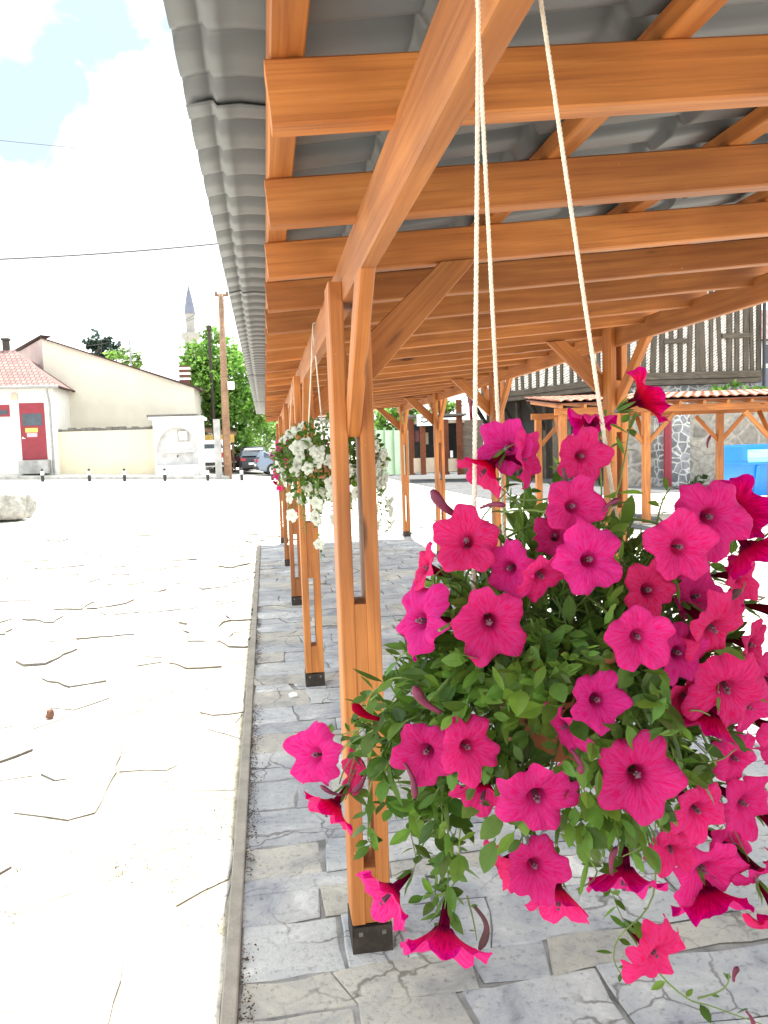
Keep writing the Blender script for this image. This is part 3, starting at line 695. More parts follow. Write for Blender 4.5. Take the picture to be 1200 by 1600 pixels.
def leaf(b, p, d, nrm, ln, wd, col):
    d = Vector(d).normalized()
    if CHK[0]:
        w0 = Vector(p)+CHK[0]
        if clash(w0) or clash(w0+d*ln*.5, 1.0) or clash(w0+d*ln): return; nrm = Vector(nrm); nrm = nrm-d*nrm.dot(d)
    if nrm.length < .01: nrm = Vector((0, 0, 1))-d*d.z
    if nrm.length < .01: nrm = Vector((1, 0, 0))
    nrm.normalize(); s = d.cross(nrm); cv = R.uniform(-.25, .4); fold = R.uniform(.05, .3)
    prof = [(0, .05), (.10, .12), (.28, .72), (.5, 1.0), (.7, .85), (.88, .45), (1, .03)]
    k = len(b.v)
    for t, w in prof:
        c = Vector(p)+d*(ln*t)-nrm*(ln*cv*t*t)
        b.v += [tuple(c-s*(w*wd/2)+nrm*(w*wd*fold/2)), tuple(c), tuple(c+s*(w*wd/2)+nrm*(w*wd*fold/2))]
    for i in range(len(prof)-1):
        for j in (0, 1):
            q = k+i*3+j; b.f.append((q, q+1, q+4, q+3)); b.mi.append(0); g = 1.0 if j else .9; b.col.append([x*g for x in col])
def lcol():
    g = R.uniform(.5, 1.45); h = R.uniform(-.4, .65)
    return ((.095+.05*h)*g, (.190+.04*h)*g, .026*g)
def bez(p0, p1, p2, p3, n):
    o = []
    for i in range(n+1):
        t = i/n; o.append(p0*(1-t)**3+p1*3*t*(1-t)**2+p2*3*t*t*(1-t)+p3*t**3)
    return o
def stem_leaves(fb, sb, pts, rad, dens, size, t0=.15, t1=.97):
    sb.tube(pts, [rad*(1-.5*i/(len(pts)-1)) for i in range(len(pts))], 5)
    L_ = sum((pts[i+1]-pts[i]).length for i in range(len(pts)-1)); n = max(2, int(L_*dens)); ang = R.uniform(0, 6.28)
    for i in range(n):
        t = t0+(t1-t0)*(i+R.random()*.6)/n; x = t*(len(pts)-1); k = min(int(x), len(pts)-2); p = pts[k]+(pts[k+1]-pts[k])*(x-k)
        d = (pts[k+1]-pts[k]).normalized(); ang += 2.4; a = d.cross(Vector((.3, .2, 1))).normalized(); q = d.cross(a)
        o = a*cos(ang)+q*sin(ang); dr = (o*R.uniform(.8, 1.2)+d*R.uniform(.2, .8)+Vector((0, 0, R.uniform(-.1, .35))))
        s = size*R.uniform(.55, 1.25)*(1-.35*t)
        leaf(fb, p, dr, Vector((R.gauss(0, .3), R.gauss(0, .3)-.15, 1)), s, s*R.uniform(.48, .66), lcol())
def pot(parent, c, s=1.0):
    b = MB(); o = Vector(c)-parent.location
    b.lathe([(.070*s, -.15*s), (.075*s, -.148*s), (.105*s, -.012*s), (.112*s, -.010*s), (.112*s, .004*s), (.104*s, .006*s), (.100*s, -.012*s)], 32, o)
    po = b.obj('pot', M['terracotta'], parent, True)
    b = MB(); b.lathe([(.001, -.016*s), (.1*s, -.018*s)], 24, o); b.obj('soil', M['soil'], po, False, ) ; 
    return po
def rope_mesh(b, p0, p1, rad=.0021, pitch=.014):
    p0, p1 = Vector(p0), Vector(p1); d = (p1-p0); ln = d.length; d.normalize(); a = d.cross(Vector((0, 1, .01))).normalized(); q = d.cross(a); n = int(ln/pitch*8)
    for s in range(3):
        pts = []
        for i in range(n+1):
            t = i/8*2*pi/1.0+s*2*pi/3; pts.append(p0+d*(ln*i/n)+(a*cos(t)+q*sin(t))*rad*.55)
        b.tube(pts, rad*.62, 5)
def ropes(parent, pc, rimr, sag=0, fine=True):
    """three cords from the pot rim, looped over the plate beam"""
    z1 = HB+BH+.003; yb = pc.y; o = parent.location
    rim = [pc+Vector((-rimr*1.02, -rimr*.45, 0)), pc+Vector((-rimr*.18, rimr*.95, 0)), pc+Vector((rimr*.97, -.01, 0))]
    tops = [Vector((beamx-.0235, yb-.004, z1)), Vector((beamx-.0235, yb+.024, z1)), Vector((beamx+.0235, yb+.003, z1))]
    for a, c in zip(rim, tops):
        b = MB()
        if fine: rope_mesh(b, a-o, c-o)
        else: b.tube([a-o, c-o], .003, 6)
        b.tube([c-o, c-o+Vector((0, 0, .006)), Vector((beamx, c.y, z1+.008))-o], .0028, 6)
        b.obj('rope', M['rope'], parent)

# ---- the near basket
PC = at(858, 1000, .765); PC.x = max(PC.x, .25)
bas = thing('hanging_basket', 'large basket of magenta petunias hung on three white ropes in the foreground', 'hanging plant', (PC.x, PC.y, PC.z-.1), 'petunia baskets hung from the pergola beam')
pot(bas, PC, .74); ropes(bas, PC, .092)
FL = [  # px, py, dia(px), normal (right, up, to viewer), mesh index, extra depth
 (1024, 613, 98, (.85, .3, .1), 9, 0), (790, 697, 92, (-.15, .1, 1), 0, 0), (826, 717, 92, (.85, -.05, .35), 1, .01), (748, 745, 90, (-.65, -.6, .1), 10, .01),
 (912, 713, 88, (.12, .0, 1), 1, 0), (898, 790, 98, (.1, -.02, 1), 5, -.005), (728, 842, 108, (-.12, .1, 1), 0, 0), (925, 873, 116, (0, .05, 1), 2, 0),
 (792, 890, 92, (-.35, -.35, .8), 2, .02), (850, 905, 100, (.3, -.45, .75), 4, .02), (765, 975, 122, (.02, 0, 1), 0, 0), (648, 970, 122, (-.8, 0, .5), 3, 0),
 (660, 885, 82, (-.75, .3, .35), 4, .01), (1067, 855, 116, (0, .02, 1), 1, -.012), (1112, 808, 122, (.1, .05, 1), 2, 0), (1172, 790, 104, (.75, .45, -.1), 9, .02),
 (1018, 922, 100, (.2, -.15, .9), 4, .012), (1000, 998, 106, (.0, 0, 1), 5, -.012), (1122, 990, 128, (.25, -.45, .8), 3, 0), (1065, 1022, 96, (.15, -.1, .9), 1, .02),
 (1185, 875, 100, (.6, -.75, .1), 9, 0), (937, 1095, 102, (0, .08, 1), 1, 0), (876, 1140, 98, (-.65, -.35, .45), 2, .02), (1140, 1085, 132, (.15, -.3, .9), 2, 0),
 (1105, 1145, 96, (-.2, -.95, .1), 10, .02), (998, 1213, 140, (0, .02, 1), 1, -.01), (842, 1255, 138, (-.1, -.35, .9), 2, -.01), (735, 1170, 108, (.35, .05, .9), 4, .0),
 (663, 1178, 106, (-.45, -.1, .8), 1, .012), (487, 1180, 98, (-.6, .12, .7), 2, 0), (548, 1205, 80, (-.85, .1, .2), 4, .02), (508, 1278, 92, (-.5, -.7, .3), 8, 0),
 (592, 1415, 112, (-.72, -.2, .5), 8, 0), (688, 1500, 140, (-.06, -.78, .60), 8, 0), (752, 1258, 102, (-.25, -.6, .7), 8, .015), (838, 1357, 104, (.1, .1, .9), 0, 0),
 (775, 1357, 84, (-.6, -.35, .2), 3, .012), (872, 1425, 104, (-.05, -.75, .62), 10, 0), (1170, 1260, 110, (.3, 0, .9), 1, 0), (1095, 1272, 108, (.2, -.25, .9), 4, .01),
 (1105, 1368, 126, (.1, -.4, .85), 0, 0), (975, 1395, 122, (-.25, -.85, .4), 9, 0), (1030, 1498, 112, (.35, -.3, .75), 3, 0), (1120, 1430, 120, (.2, -.75, .55), 9, 0),
 (1188, 1370, 84, (.4, -.5, .55), 2, .01), (1182, 1010, 90, (.5, -.15, .7), 4, .02), (925, 655, 72, (.2, .8, -.3), 6, .03), (1178, 1110, 92, (.5, -.3, .7), 1, .02),
 (1230, 1150, 110, (.5, -.1, .8), 2, .02), (1235, 960, 110, (.5, .1, .8), 0, .02), (1232, 1310, 110, (.5, -.3, .7), 4, .0), (1225, 1440, 100, (.4, -.7, .3), 6, .0), (1250, 830, 110, (.7, .2, .5), 1, .03), (1095, 930, 98, (.3, .2, .8), 4, .05), (1155, 1190, 92, (.4, -.3, .7), 3, .05), (1075, 1095, 92, (.1, -.4, .8), 1, .05), (1210, 1065, 96, (.4, 0, .9), 5, .04), (1050, 1335, 88, (-.1, -.5, .8), 4, .05), (1145, 1325, 96, (.2, -.2, .9), 2, .04), (1160, 900, 90, (.5, .1, .7), 0, .06), (868, 835, 76, (-.3, .3, .8), 1, .05),
]
fb, sb = MB(), MB()
FLW = []
def clash(p, m=.9):
    for c, n_, r_ in FLW:
        v = p-c
        if abs(v.x) > .16 or abs(v.z) > .16: continue
        d = v.dot(n_)
        lt = (v-n_*d).length
        if -.12*r_ < d < .15 and lt < r_*m: return True
        if -.75*r_ < d <= 0 and lt < r_*.42: return True
        e = (c-EYE).normalized(); t = v.dot(e)
        if -.2 < t < -.004 and (v-e*t).length < r_*.82*max(.3, n_.dot(-e)): return True
    return False
D0 = (PC-EYE).dot(_f); CPX = (880, 1040)
def cdir(n): return _r*n[0]+_u*n[1]-_f*n[2]
o0 = bas.location
def front_depth(px, py, extra=0):
    rho = math.hypot((px-CPX[0]), (py-CPX[1])*.86)/FPX*D0
    k = min(1, rho/.235); return D0-.155*sqrt(max(0, 1-k*k))+.02+extra
for (px, py, d, nn, mi, ex) in FL:
    dep = front_depth(px, py, ex); FLW.append((atd(px, py, dep), cdir(nn).normalized(), d/FPX*dep*.52))
CHK[0] = o0
for (px, py, d, nn, mi, ex) in FL:
    dep = front_depth(px, py, ex); p = atd(px, py, dep); dia = d/FPX*dep*1.04; w = (cdir(nn).normalized()+Vector((R.gauss(0, .11), R.gauss(0, .06), R.gauss(0, .11)))).normalized()
    flower(bas, p, w, dia, PK, mi)
    base = p-w*(dia*.5*1.33); base_d = min((base-EYE).dot(_f), D0-.1)
    best = None
    for _t in range(12):
        root = PC+Vector((R.uniform(-.07, .07), R.uniform(-.07, .05), .0)); out = (base-root); out.z = 0
        if base.z < PC.z-.08:
            c1 = root+out*R.uniform(.3, .7)+Vector((0, 0, R.uniform(.0, .08)))
        else: c1 = root+out*.3+Vector((0, 0, max(.05, (base.z-root.z)*.7)))
        L_ = (base-root).length
        c2 = base-w*min(.05, L_*.3)+Vector((0, 0, -.01 if base.z > PC.z else .03))
        pts = bez(root, c1, c2, base, 16); bad = sum(clash(q) for q in pts[:-3])+sum(3 for q in pts if (q-EYE).dot(_f) < base_d-.015)
        if best is None or bad < best[0]: best = (bad, pts)
        if bad == 0: break
    pts = best[1]
    stem_leaves(fb, sb, [q-o0 for q in pts], .0011, 62, .034, .3, .96)
# sprigs without blooms: pixel polylines at about the basket's own distance
SPR = [([(900, 880), (950, 800), (975, 720), (985, 640)], 75, .026, -.02), ([(930, 860), (940, 770), (930, 690)], 70, .026, 0), ([(700, 1180), (690, 1260), (700, 1360), (690, 1450)], 120, .036, .02),
 ([(720, 1180), (680, 1240), (640, 1300)], 55, .042, .01), ([(740, 1200), (720, 1290), (710, 1380), (660, 1400)], 90, .03, .02), ([(660, 1100), (600, 1130), (560, 1170), (540, 1250)], 130, .032, .01), ([(640, 1130), (590, 1190), (575, 1290), (580, 1320)], 120, .034, .0),
 ([(700, 1090), (640, 1060), (590, 1075), (560, 1110)], 130, .034, .01), ([(720, 1110), (650, 1120), (610, 1160), (600, 1230)], 140, .036, .015), ([(690, 1150), (630, 1170), (600, 1220), (620, 1280)], 130, .034, .01), ([(720, 1060), (650, 1020), (615, 1040)], 120, .032, .01), ([(650, 1090), (580, 1150), (545, 1190), (530, 1225)], 120, .028, .0), ([(700, 1190), (660, 1230), (640, 1270), (650, 1340)], 110, .036, .02), ([(680, 1240), (700, 1300), (680, 1380), (690, 1440)], 110, .032, .015),
 ([(640, 1080), (600, 1110), (560, 1140), (510, 1150)], 80, .026, .01), ([(1010, 1300), (1020, 1400), (960, 1480), (985, 1540)], 60, .024, .01), ([(1000, 1480), (1060, 1550), (1120, 1575), (1190, 1600)], 45, .024, 0),
 ([(1090, 1560), (1130, 1545), (1140, 1520)], 50, .02, 0), ([(880, 1280), (920, 1340), (930, 1370), (900, 1390)], 60, .026, 0), ([(1000, 1260), (1010, 1310), (970, 1340)], 110, .026, 0), ([(1050, 1180), (1110, 1190), (1150, 1170)], 90, .024, 0),
 ([(780, 800), (850, 800), (920, 830)], 70, .03, .0), ([(690, 930), (680, 900), (720, 880)], 90, .03, 0), ([(1060, 1170), (1080, 1110), (1150, 1150)], 90, .026, 0), ([(1020, 880), (1030, 800), (1050, 760)], 60, .022, 0), ([(1120, 920), (1150, 930), (1165, 910)], 70, .02, 0),
 ([(800, 1060), (760, 900), (745, 830), (790, 770)], 60, .03, .01), ([(730, 1400), (740, 1440), (745, 1470)], 40, .018, .02), ([(560, 1130), (575, 1100), (590, 1085)], 60, .02, 0), ([(790, 780), (880, 770), (930, 700)], 40, .026, .02)]
for pl, dens, size, ex in SPR:
    P = [atd(x, y, max(front_depth(x, y, ex+.025), D0+.01 if i_ == 0 else 0)) for i_, (x, y) in enumerate(pl)]
    pts = []
    for i in range(len(P)-1):
        a, c = P[i], P[i+1]; m0 = (c-(P[i-1] if i else a))*.25; m1 = ((P[i+2] if i+2 < len(P) else c)-a)*.25
        q = bez(a, a+m0, c-m1, c, 6); pts += q[:-1] if i < len(P)-2 else q
    stem_leaves(fb, sb, [q-o0 for q in pts], .0012, dens, size, .05, 1.0)
# the dense ball round the pot
BC = atd(885, 1045, D0)-_f*.02
for i in range(3600):
    while True:
        u = Vector((R.uniform(-1, 1), R.uniform(-1, 1), R.uniform(-1, 1)))
        if .25 < u.length < 1: break
    p = BC+_r*(u.x*.165)+_u*(u.y*.155)-_f*(u.z*.155)
    if (p-PC).xy.length < .085 and p.z < PC.z: continue
    o = (p-BC).normalized(); dr = o+Vector((R.gauss(0, .5), R.gauss(0, .5), R.gauss(.15, .5)))
    s = R.uniform(.016, .036)
    leaf(fb, p-o0, dr, Vector((R.gauss(0, .5), R.gauss(-.3, .5), 1))+o*.5, s, s*R.uniform(.36, .62), lcol())
for i in range(620):   # leaves hanging close over the pot
    a = R.uniform(-pi*.98, -pi*.02) if R.random() < .8 else R.uniform(0, 6.28); zz = R.uniform(-.17, .02); rr = .112+R.uniform(0, .03)
    p = PC+Vector((rr*cos(a), rr*sin(a), zz)); s = R.uniform(.018, .034); o = Vector((cos(a), sin(a), 0))
    leaf(fb, p-o0, o*.5+Vector((R.gauss(0, .5), R.gauss(0, .3), R.gauss(-.4, .5))), o+Vector((0, 0, .5)), s, s*R.uniform(.42, .6), lcol())
for i in range(260):
    a = R.uniform(-pi, 0); rr = R.uniform(.075, .125); p = PC+Vector((rr*cos(a), rr*sin(a), R.uniform(-.03, .035))); o = Vector((cos(a), sin(a), 0)); s = R.uniform(.018, .034)
    leaf(fb, p-o0, o*.6+Vector((R.gauss(0, .5), R.gauss(0, .3), R.gauss(.1, .5))), o+Vector((0, 0, .6)), s, s*R.uniform(.42, .6), lcol())
CHK[0] = None
RL = random.Random(77)
for i in range(230):   # small leaves lying close against the pot wall
    a = RL.uniform(-pi*.95, -pi*.05); zz = RL.uniform(-.125, .0); rr = .082+RL.uniform(0, .012)+.02*(zz+.11); o = Vector((cos(a), sin(a), 0)); p = PC+o*rr+Vector((0, 0, zz)); s = RL.uniform(.016, .028)
    leaf(fb, p-o0, Vector((RL.gauss(0, .6), RL.gauss(0, .2), RL.gauss(-.4, .6)))+o*.15, o+Vector((0, 0, .3)), s, s*RL.uniform(.45, .62), lcol())
CHK[0] = o0
for i in range(90):
    a = R.uniform(0, 6.28); root = PC+Vector((.06*cos(a), .06*sin(a), 0)); e = BC+_r*R.uniform(-.17, .17)+_u*R.uniform(-.15, .16)-_f*R.uniform(-.1, .13)
    m = (root+e)/2+Vector((0, 0, R.uniform(.02, .08))); pts = bez(root, m, m, e, 8)
    if not any(clash(q) for q in pts): sb.tube([q-o0 for q in pts], .0015, 5)
fb.obj('foliage', M['leaf'], bas); sb.obj('stems', M['stem'], bas)
CHK[0] = None
# buds and withered blooms
def bud(px, py, dx, dy, ln, mat, w=.16, bend=.2):
    dep = front_depth(px, py, -.01); p = atd(px, py, dep); d = (_r*dx-_u*dy-_f*.2).normalized(); s = ln/FPX*dep
    q = d.cross(_f).normalized(); b = MB(); pts = []; rr = []
    for i in range(9):
        t = i/8; pts.append(p-o0+d*(s*(t-.5))+q*(bend*s*sin(pi*t)*.5)); rr.append(s*w*(.35+.65*t**1.5 if t < .8 else 1-(t-.8)*3.4))
    b.tube(pts, [max(.0006, r) for r in rr], 8); b.obj('bud', mat, bas, True)
for a in ((700, 788, -.7, -.6, 70, M['bud']), (668, 1093, -.7, -.7, 62, M['bud'], .17), (572, 1112, -.6, -.4, 50, M['pink'], .2), (562, 1222, -.6, .9, 38, M['bud']), (745, 1450, .1, 1, 62, M['dried'], .13, .5),
          (1150, 940, .3, -.9, 40, M['dried'], .22, .5), (960, 1345, .1, -1, 50, M['bud'], .14), (640, 1220, .3, 1, 55, M['bud'], .14), (1150, 1522, .2, -1, 26, M['bud'], .22), (1172, 1592, .5, 1, 24, M['bud'], .2), (520, 1235, -1, -.5, 42, M['bud'], .12),
          (955, 790, .5, -.4, 34, M['bud'], .16), (880, 745, 0, 1, 28, M['dried'], .25), (770, 792, .9, -.1, 40, M['bud'], .14), (900, 1190, .4, 1, 40, M['bud'], .2), (1108, 690, .2, -1, 20, M['bud'])):
    bud(*a)

# ---- the baskets further along
def far_basket(yb, label, kind, seed, nfl, cx=None):
    rr = random.Random(seed)
    pc = Vector((beamx+.03, yb, 1.50)); bk = thing('hanging_basket', label, 'hanging plant', (pc.x, pc.y, pc.z-.1), 'petunia baskets hung from the pergola beam')
    pot(bk, pc, .8); ropes(bk, pc, .1, 0, False); o = bk.location; fb, sb = MB(), MB()
    BCc = pc+Vector((0, 0, -.04))
    for i in range(1500):
        while True:
            u = Vector((R.uniform(-1, 1), R.uniform(-1, 1), R.uniform(-1, 1)))
            if .2 < u.length < 1: break
        p = BCc+Vector((u.x*.24, u.y*.21, u.z*.18)); dr = u+Vector((R.gauss(0, .5), R.gauss(0, .5), R.gauss(0, .5))); s = R.uniform(.022, .045)
        leaf(fb, p-o, dr, Vector((R.gauss(0, .5), R.gauss(-.2, .5), 1)), s, s*.58, lcol())
    ends = []
    for i in range(26):
        a = rr.uniform(0, 6.28); ln = rr.uniform(.14, .34); e = pc+Vector((cos(a)*rr.uniform(.17, .25), sin(a)*.2, -ln-(.12 if rr.random() < .25 else 0))); root = pc+Vector((.09*cos(a), .09*sin(a), 0))
        pts = bez(root, root+Vector((.12*cos(a), .12*sin(a), .06)), e+Vector((.03*cos(a), 0, .12)), e, 12)
        stem_leaves(fb, sb, [q-o for q in pts], .002, 70, .034); ends.append(pts)
    k = 0
    while k < nfl:
        if rr.random() < .42:
            pts = rr.choice(ends); q = pts[rr.randint(5, 12)]; n = (q-BCc); n.z *= .3; n = n.normalized()+Vector((rr.gauss(0, .3), rr.gauss(-.3, .3), rr.gauss(0, .3))); p = q+n.normalized()*.025
        else:
            u = Vector((rr.gauss(0, 1), rr.gauss(0, 1), rr.gauss(0, 1))).normalized()
            if u.y > .35: continue
            p = BCc+Vector((u.x*.25, u.y*.22, u.z*.175)); n = u+Vector((rr.gauss(0, .25), -.35, rr.gauss(0, .25)))
        col = WH
        if kind == 'pink': col = PK
        flower(bk, p, n, rr.uniform(.050, .068), col, None, False); k += 1
    fb.obj('foliage', M['leaf'], bk); sb.obj('stems', M['stem'], bk)
    return bk
far_basket(3.38, 'basket of white petunias hung on ropes behind the nearest pergola post', 'white', 5, 95)
far_basket(6.05, 'far basket of pink petunias half hidden behind the white one', 'pink', 9, 55)

# ------------------------------------------------------------------ small things on the ground
def blob(name, c, size, mat, seed, flat=.9, n=4, amp=.25):
    import bmesh
    bm = bmesh.new(); bmesh.ops.create_icosphere(bm, subdivisions=n, radius=1)
    for v in bm.verts:
        d = v.co.normalized(); k = 1+amp*mnoise.noise(d*1.6+Vector((seed, 0, 0)))+amp*.5*mnoise.noise(d*4+Vector((seed, 3, 0)))+amp*.22*mnoise.noise(d*11+Vector((0, seed, 0)))
        q = d*k; q.z = min(q.z, flat); q.z = max(q.z, -.5); v.co = Vector((q.x*size[0], q.y*size[1], q.z*size[2]))
    me = bpy.data.meshes.new(name); bm.to_mesh(me); bm.free(); me.materials.append(M[mat]); me.polygons.foreach_set('use_smooth', [amp < .4]*len(me.polygons))
    o = link(name, me); o.location = c; return o
p = onz(8, 812, G(-6.4, 20)); tag(blob('boulder', (p.x, p.y, p.z+.28), (.60, .5, .52), 'rock', 4.2, .62), 'pale rough boulder with a flat top lying on the sunlit plaza', 'boulder')
p = onz(78, 1122, 0); o = blob('brick_shard', (p.x, p.y, .022), (.026, .022, .040), 'brickred', 2.7, .8, 2, .5); o.rotation_euler = (.25, .2, .4); tag(o, 'small rusty red brick shard lying on the white flagstones', 'brick shard')
p = onz(458, 1089, 0); tag(blob('pebble', (p.x, p.y, .012), (.030, .022, .022), 'pvc', 1.1, .7, 2), 'small white pebble on the shaded paving near the second post', 'pebble')

# ------------------------------------------------------------------ trees and shrubs
def crown_mesh(ells, n, size, cols, seed, o, droop=0):
    rr = random.Random(seed); b = MB(); tot = sum(e[1][0]*e[1][1]*e[1][2] for e in ells)
    for c, s in ells:
        c = Vector(c)-o; k = int(n*s[0]*s[1]*s[2]/tot)
        cl = []
        for _ in range(max(6, k//45)):
            while True:
                u = Vector((rr.uniform(-1, 1), rr.uniform(-1, 1), rr.uniform(-1, 1)))
                if .35 < u.length < 1: break
            cl.append((u, rr.uniform(.6, 1.4)))
        for _ in range(k):
            u, g = rr.choice(cl); q = u+Vector((rr.gauss(0, .13), rr.gauss(0, .13), rr.gauss(0, .10)))
            p = c+Vector((q.x*s[0], q.y*s[1], q.z*s[2])); d = Vector((rr.gauss(0, 1), rr.gauss(0, 1), rr.gauss(-.2-droop, .6))).normalized(); e = d.cross(Vector((rr.gauss(0, 1), rr.gauss(0, 1), rr.gauss(0, 1)))).normalized(); z = size*rr.uniform(.6, 1.3)
            col = cols[0] if rr.random() < .5 else cols[1]; h = g*rr.uniform(.8, 1.2)
            m = p+d*z*.5; b.face([p, m-e*z*.32, p+d*z, m+e*z*.32], 0, [x*h for x in col])
    return b.mesh('crown', M['leaf'])
def tree(name, label, base, ells, n, size, cols, seed, trunk_r=.15, group=None, cat='tree', droop=0):
    t = thing(name, label, cat, base, group); o = t.location; rr = random.Random(seed)
    link('crown', crown_mesh(ells, n, size, cols, seed, o, droop), t)
    b = MB(); c0 = Vector(ells[0][0])-o
    top = Vector((c0.x, c0.y, c0.z+ells[0][1][2]*.4)); b.tube([(0, 0, -.2), (c0.x*.3+.05, c0.y*.3, top.z*.4), (c0.x*.8, c0.y*.8, top.z*.75), top], [trunk_r, trunk_r*.75, trunk_r*.5, trunk_r*.15], 8)
    for c, s in ells:
        for _ in range(3):
            e = Vector(c)-o+Vector((rr.uniform(-.7, .7)*s[0], rr.uniform(-.7, .7)*s[1], rr.uniform(-.5, .7)*s[2])); st = Vector((c0.x*.5, c0.y*.5, top.z*rr.uniform(.35, .6)))
            m = (st+e)/2+Vector((0, 0, -.15)); b.tube([st, m, e], [trunk_r*.4, trunk_r*.25, trunk_r*.08], 5)
    b.obj('trunk', M['bark'], t)
    return t
def ell(px, py, wpx, hpx, Y, dy=None):
    p = at(px, py, Y); k = Y/FPX; return ((p.x, Y, p.z), (wpx/2*k, (dy or wpx)/2*k, hpx/2*k))
def gnd(px, Y): p = at(px, 700, Y); return (p.x, Y, G(p.x, Y))
GRN = ((.22, .40, .07), (.13, .28, .045))
tree('leafy_tree', 'tall bright green leafy tree standing behind the wooden utility pole', gnd(338, 46), [ell(345, 600, 110, 130, 46), ell(320, 570, 60, 90, 46), ell(375, 640, 90, 120, 46), ell(355, 560, 70, 60, 47), ell(335, 545, 50, 60, 46.5), ell(395, 650, 50, 90, 45), ell(318, 640, 44, 50, 45), ell(300, 575, 46, 40, 46), ell(292, 605, 30, 40, 47)], 13000, .27, GRN, 3, .22)
tree('pale_tree', 'pale yellow green tree behind the parked cars', gnd(415, 58), [ell(405, 690, 60, 50, 58), ell(432, 670, 60, 60, 58)], 1500, .35, ((.22, .33, .09), (.15, .26, .06)), 13, .12)
tree('conifer', 'dark blue green conifer top rising behind the beige gable roof', gnd(153, 62), [ell(153, 548, 50, 46, 62), ell(155, 530, 32, 26, 62), ell(150, 580, 60, 60, 62), ell(153, 520, 14, 16, 62)], 1800, .42, ((.04, .075, .055), (.03, .055, .04)), 5, .2, None, 'tree', .5)
tree('leafy_tree', 'light green treetop showing beside the dark conifer above the roof line', gnd(188, 56), [ell(182, 560, 44, 40, 56), ell(205, 570, 34, 40, 56), ell(165, 570, 30, 40, 56), ell(190, 620, 60, 80, 56)], 1500, .32, ((.20, .32, .07), (.13, .24, .045)), 6, .15)
tree('leafy_tree', 'green treetop seen through the posts above the pale green panels', gnd(612, 37), [ell(600, 655, 60, 50, 37), ell(635, 650, 50, 44, 37), ell(690, 632, 50, 30, 38), ell(745, 612, 40, 26, 38)], 2600, .26, GRN, 8, .16)

# ------------------------------------------------------------------ left side of the square
def px_box(b, x0, y0, x1, y1, Y, depth, mi=0, front=0):
    a = at(x0, y1, Y); c = at(x1, y0, Y); b.box((a.x, Y-front, min(a.z, c.z)), (c.x, Y+depth, max(a.z, c.z)), mi)
# cottage with the red door
YH = 39.0; xr = at(82, 600, YH).x; xl = xr-8.5; ze = at(60, 604, YH).z; zg = G(xr, YH)-.4
h = thing('cottage', 'low white cottage with tiled hip roof and maroon door', 'house', (xr, YH, zg+.4)); ho = h.location
def part(b, name, mat, parent, **k):
    pl = Vector((0, 0, 0)); q = parent
    while q: pl += q.location; q = q.parent
    b.v = [tuple(Vector(v)-pl) for v in b.v]; return b.obj(name, M[mat] if isinstance(mat, str) else mat, parent, **k)
b = MB(); b.box((xl, YH, zg), (xr, YH+6, ze)); part(b, 'wall', 'white_stucco', h)
rdg = at(8, 548, YH+3.2).z
e = .35; A = [Vector((xl-e, YH-e, ze)), Vector((xr+e, YH-e, ze)), Vector((xr+e, YH+6+e, ze)), Vector((xl-e, YH+6+e, ze))]; rg0 = Vector((xl+3, YH+3, rdg)); rg1 = Vector((at(22, 548, YH+3).x, YH+3, rdg))
def roof_faces(b, quads, mat, parent, th=.09):
    mb = MB(); uvs = []
    for q in quads:
        q = [Vector(v) for v in q]; x = (q[1]-q[0]).normalized(); nrm = x.cross(q[2]-q[1]).normalized(); y = nrm.cross(x)
        for poly, up in ((q, 1),):
            mb.face(poly); uvs += [((v-q[0]).dot(x), (v-q[0]).dot(y)) for v in poly]
    pl = Vector((0, 0, 0)); k = parent
    while k: pl += k.location; k = k.parent
    mb.v = [tuple(Vector(v)-pl) for v in mb.v]
    o = mb.obj('roof', M[mat], parent); ul = o.data.uv_layers.new(name='UVMap'); ul.data.foreach_set('uv', [c for u in uvs for c in u])
    md = o.modifiers.new('t', 'SOLIDIFY'); md.thickness = th; md.offset = -1; return o
rf = roof_faces(None, [[A[0], A[1], rg1, rg0], [A[1], A[2], rg1], [A[2], A[3], rg0, rg1], [A[3], A[0], rg0]], 'tile', h)
b = MB(); b.tube([(xl-e, YH-e-.06, ze-.05), (xr+e, YH-e-.06, ze-.05)], .07, 8); part(b, 'gutter', 'zinc', h)
g0 = at(72, 604, YH-.3); g1 = at(82, 735, YH-.08)
b = MB(); b.tube([(xr-.18, YH-e-.06, ze-.08), (xr-.18, YH-.3, ze-.35), (xr-.18, YH-.08, ze-.7), (xr-.18, YH-.08, zg+.5), (xr-.12, YH-.3, zg+.45)], .05, 8); part(b, 'drainpipe', 'zinc', h)
d0 = at(29, 630, YH-.05); d1 = at(64, 718, YH-.05); zs = min(at(36, 718, YH).z, d1.z)
b = MB(); b.box((d0.x-.0, YH-.06, zs), (d0.x+1.12, YH+.02, d0.z)); dr = part(b, 'door', 'reddoor', h)
dx = d0.x
b = MB(); b.box((dx+.12, YH-.075, zs+1.62), (dx+1.0, YH-.055, zs+2.18)); part(b, 'pane', 'glass', dr)
b = MB(); b.box((dx+.05, YH-.08, zs+1.06), (dx+.12, YH-.055, zs+1.09)); b.tube([(dx+.08, YH-.06, zs+1.02), (dx+.08, YH-.14, zs+1.02), (dx+.22, YH-.14, zs+1.02)], .018, 6); part(b, 'handle', 'pvc', dr)
b = MB(); b.box((dx+.22, YH-.068, zs+1.30), (dx+.78, YH-.059, zs+1.50)); part(b, 'notice', 'yellowpaper', dr)
b = MB(); b.box((dx+.28, YH-.068, zs+1.08), (dx+.74, YH-.059, zs+1.27)); part(b, 'notice', 'pinkpaper', dr)
b = MB(); b.box((dx-.05, YH-.55, zs-.65), (dx+1.25, YH-.002, zs-.02)); part(b, 'doorstep', 'greystone', h)
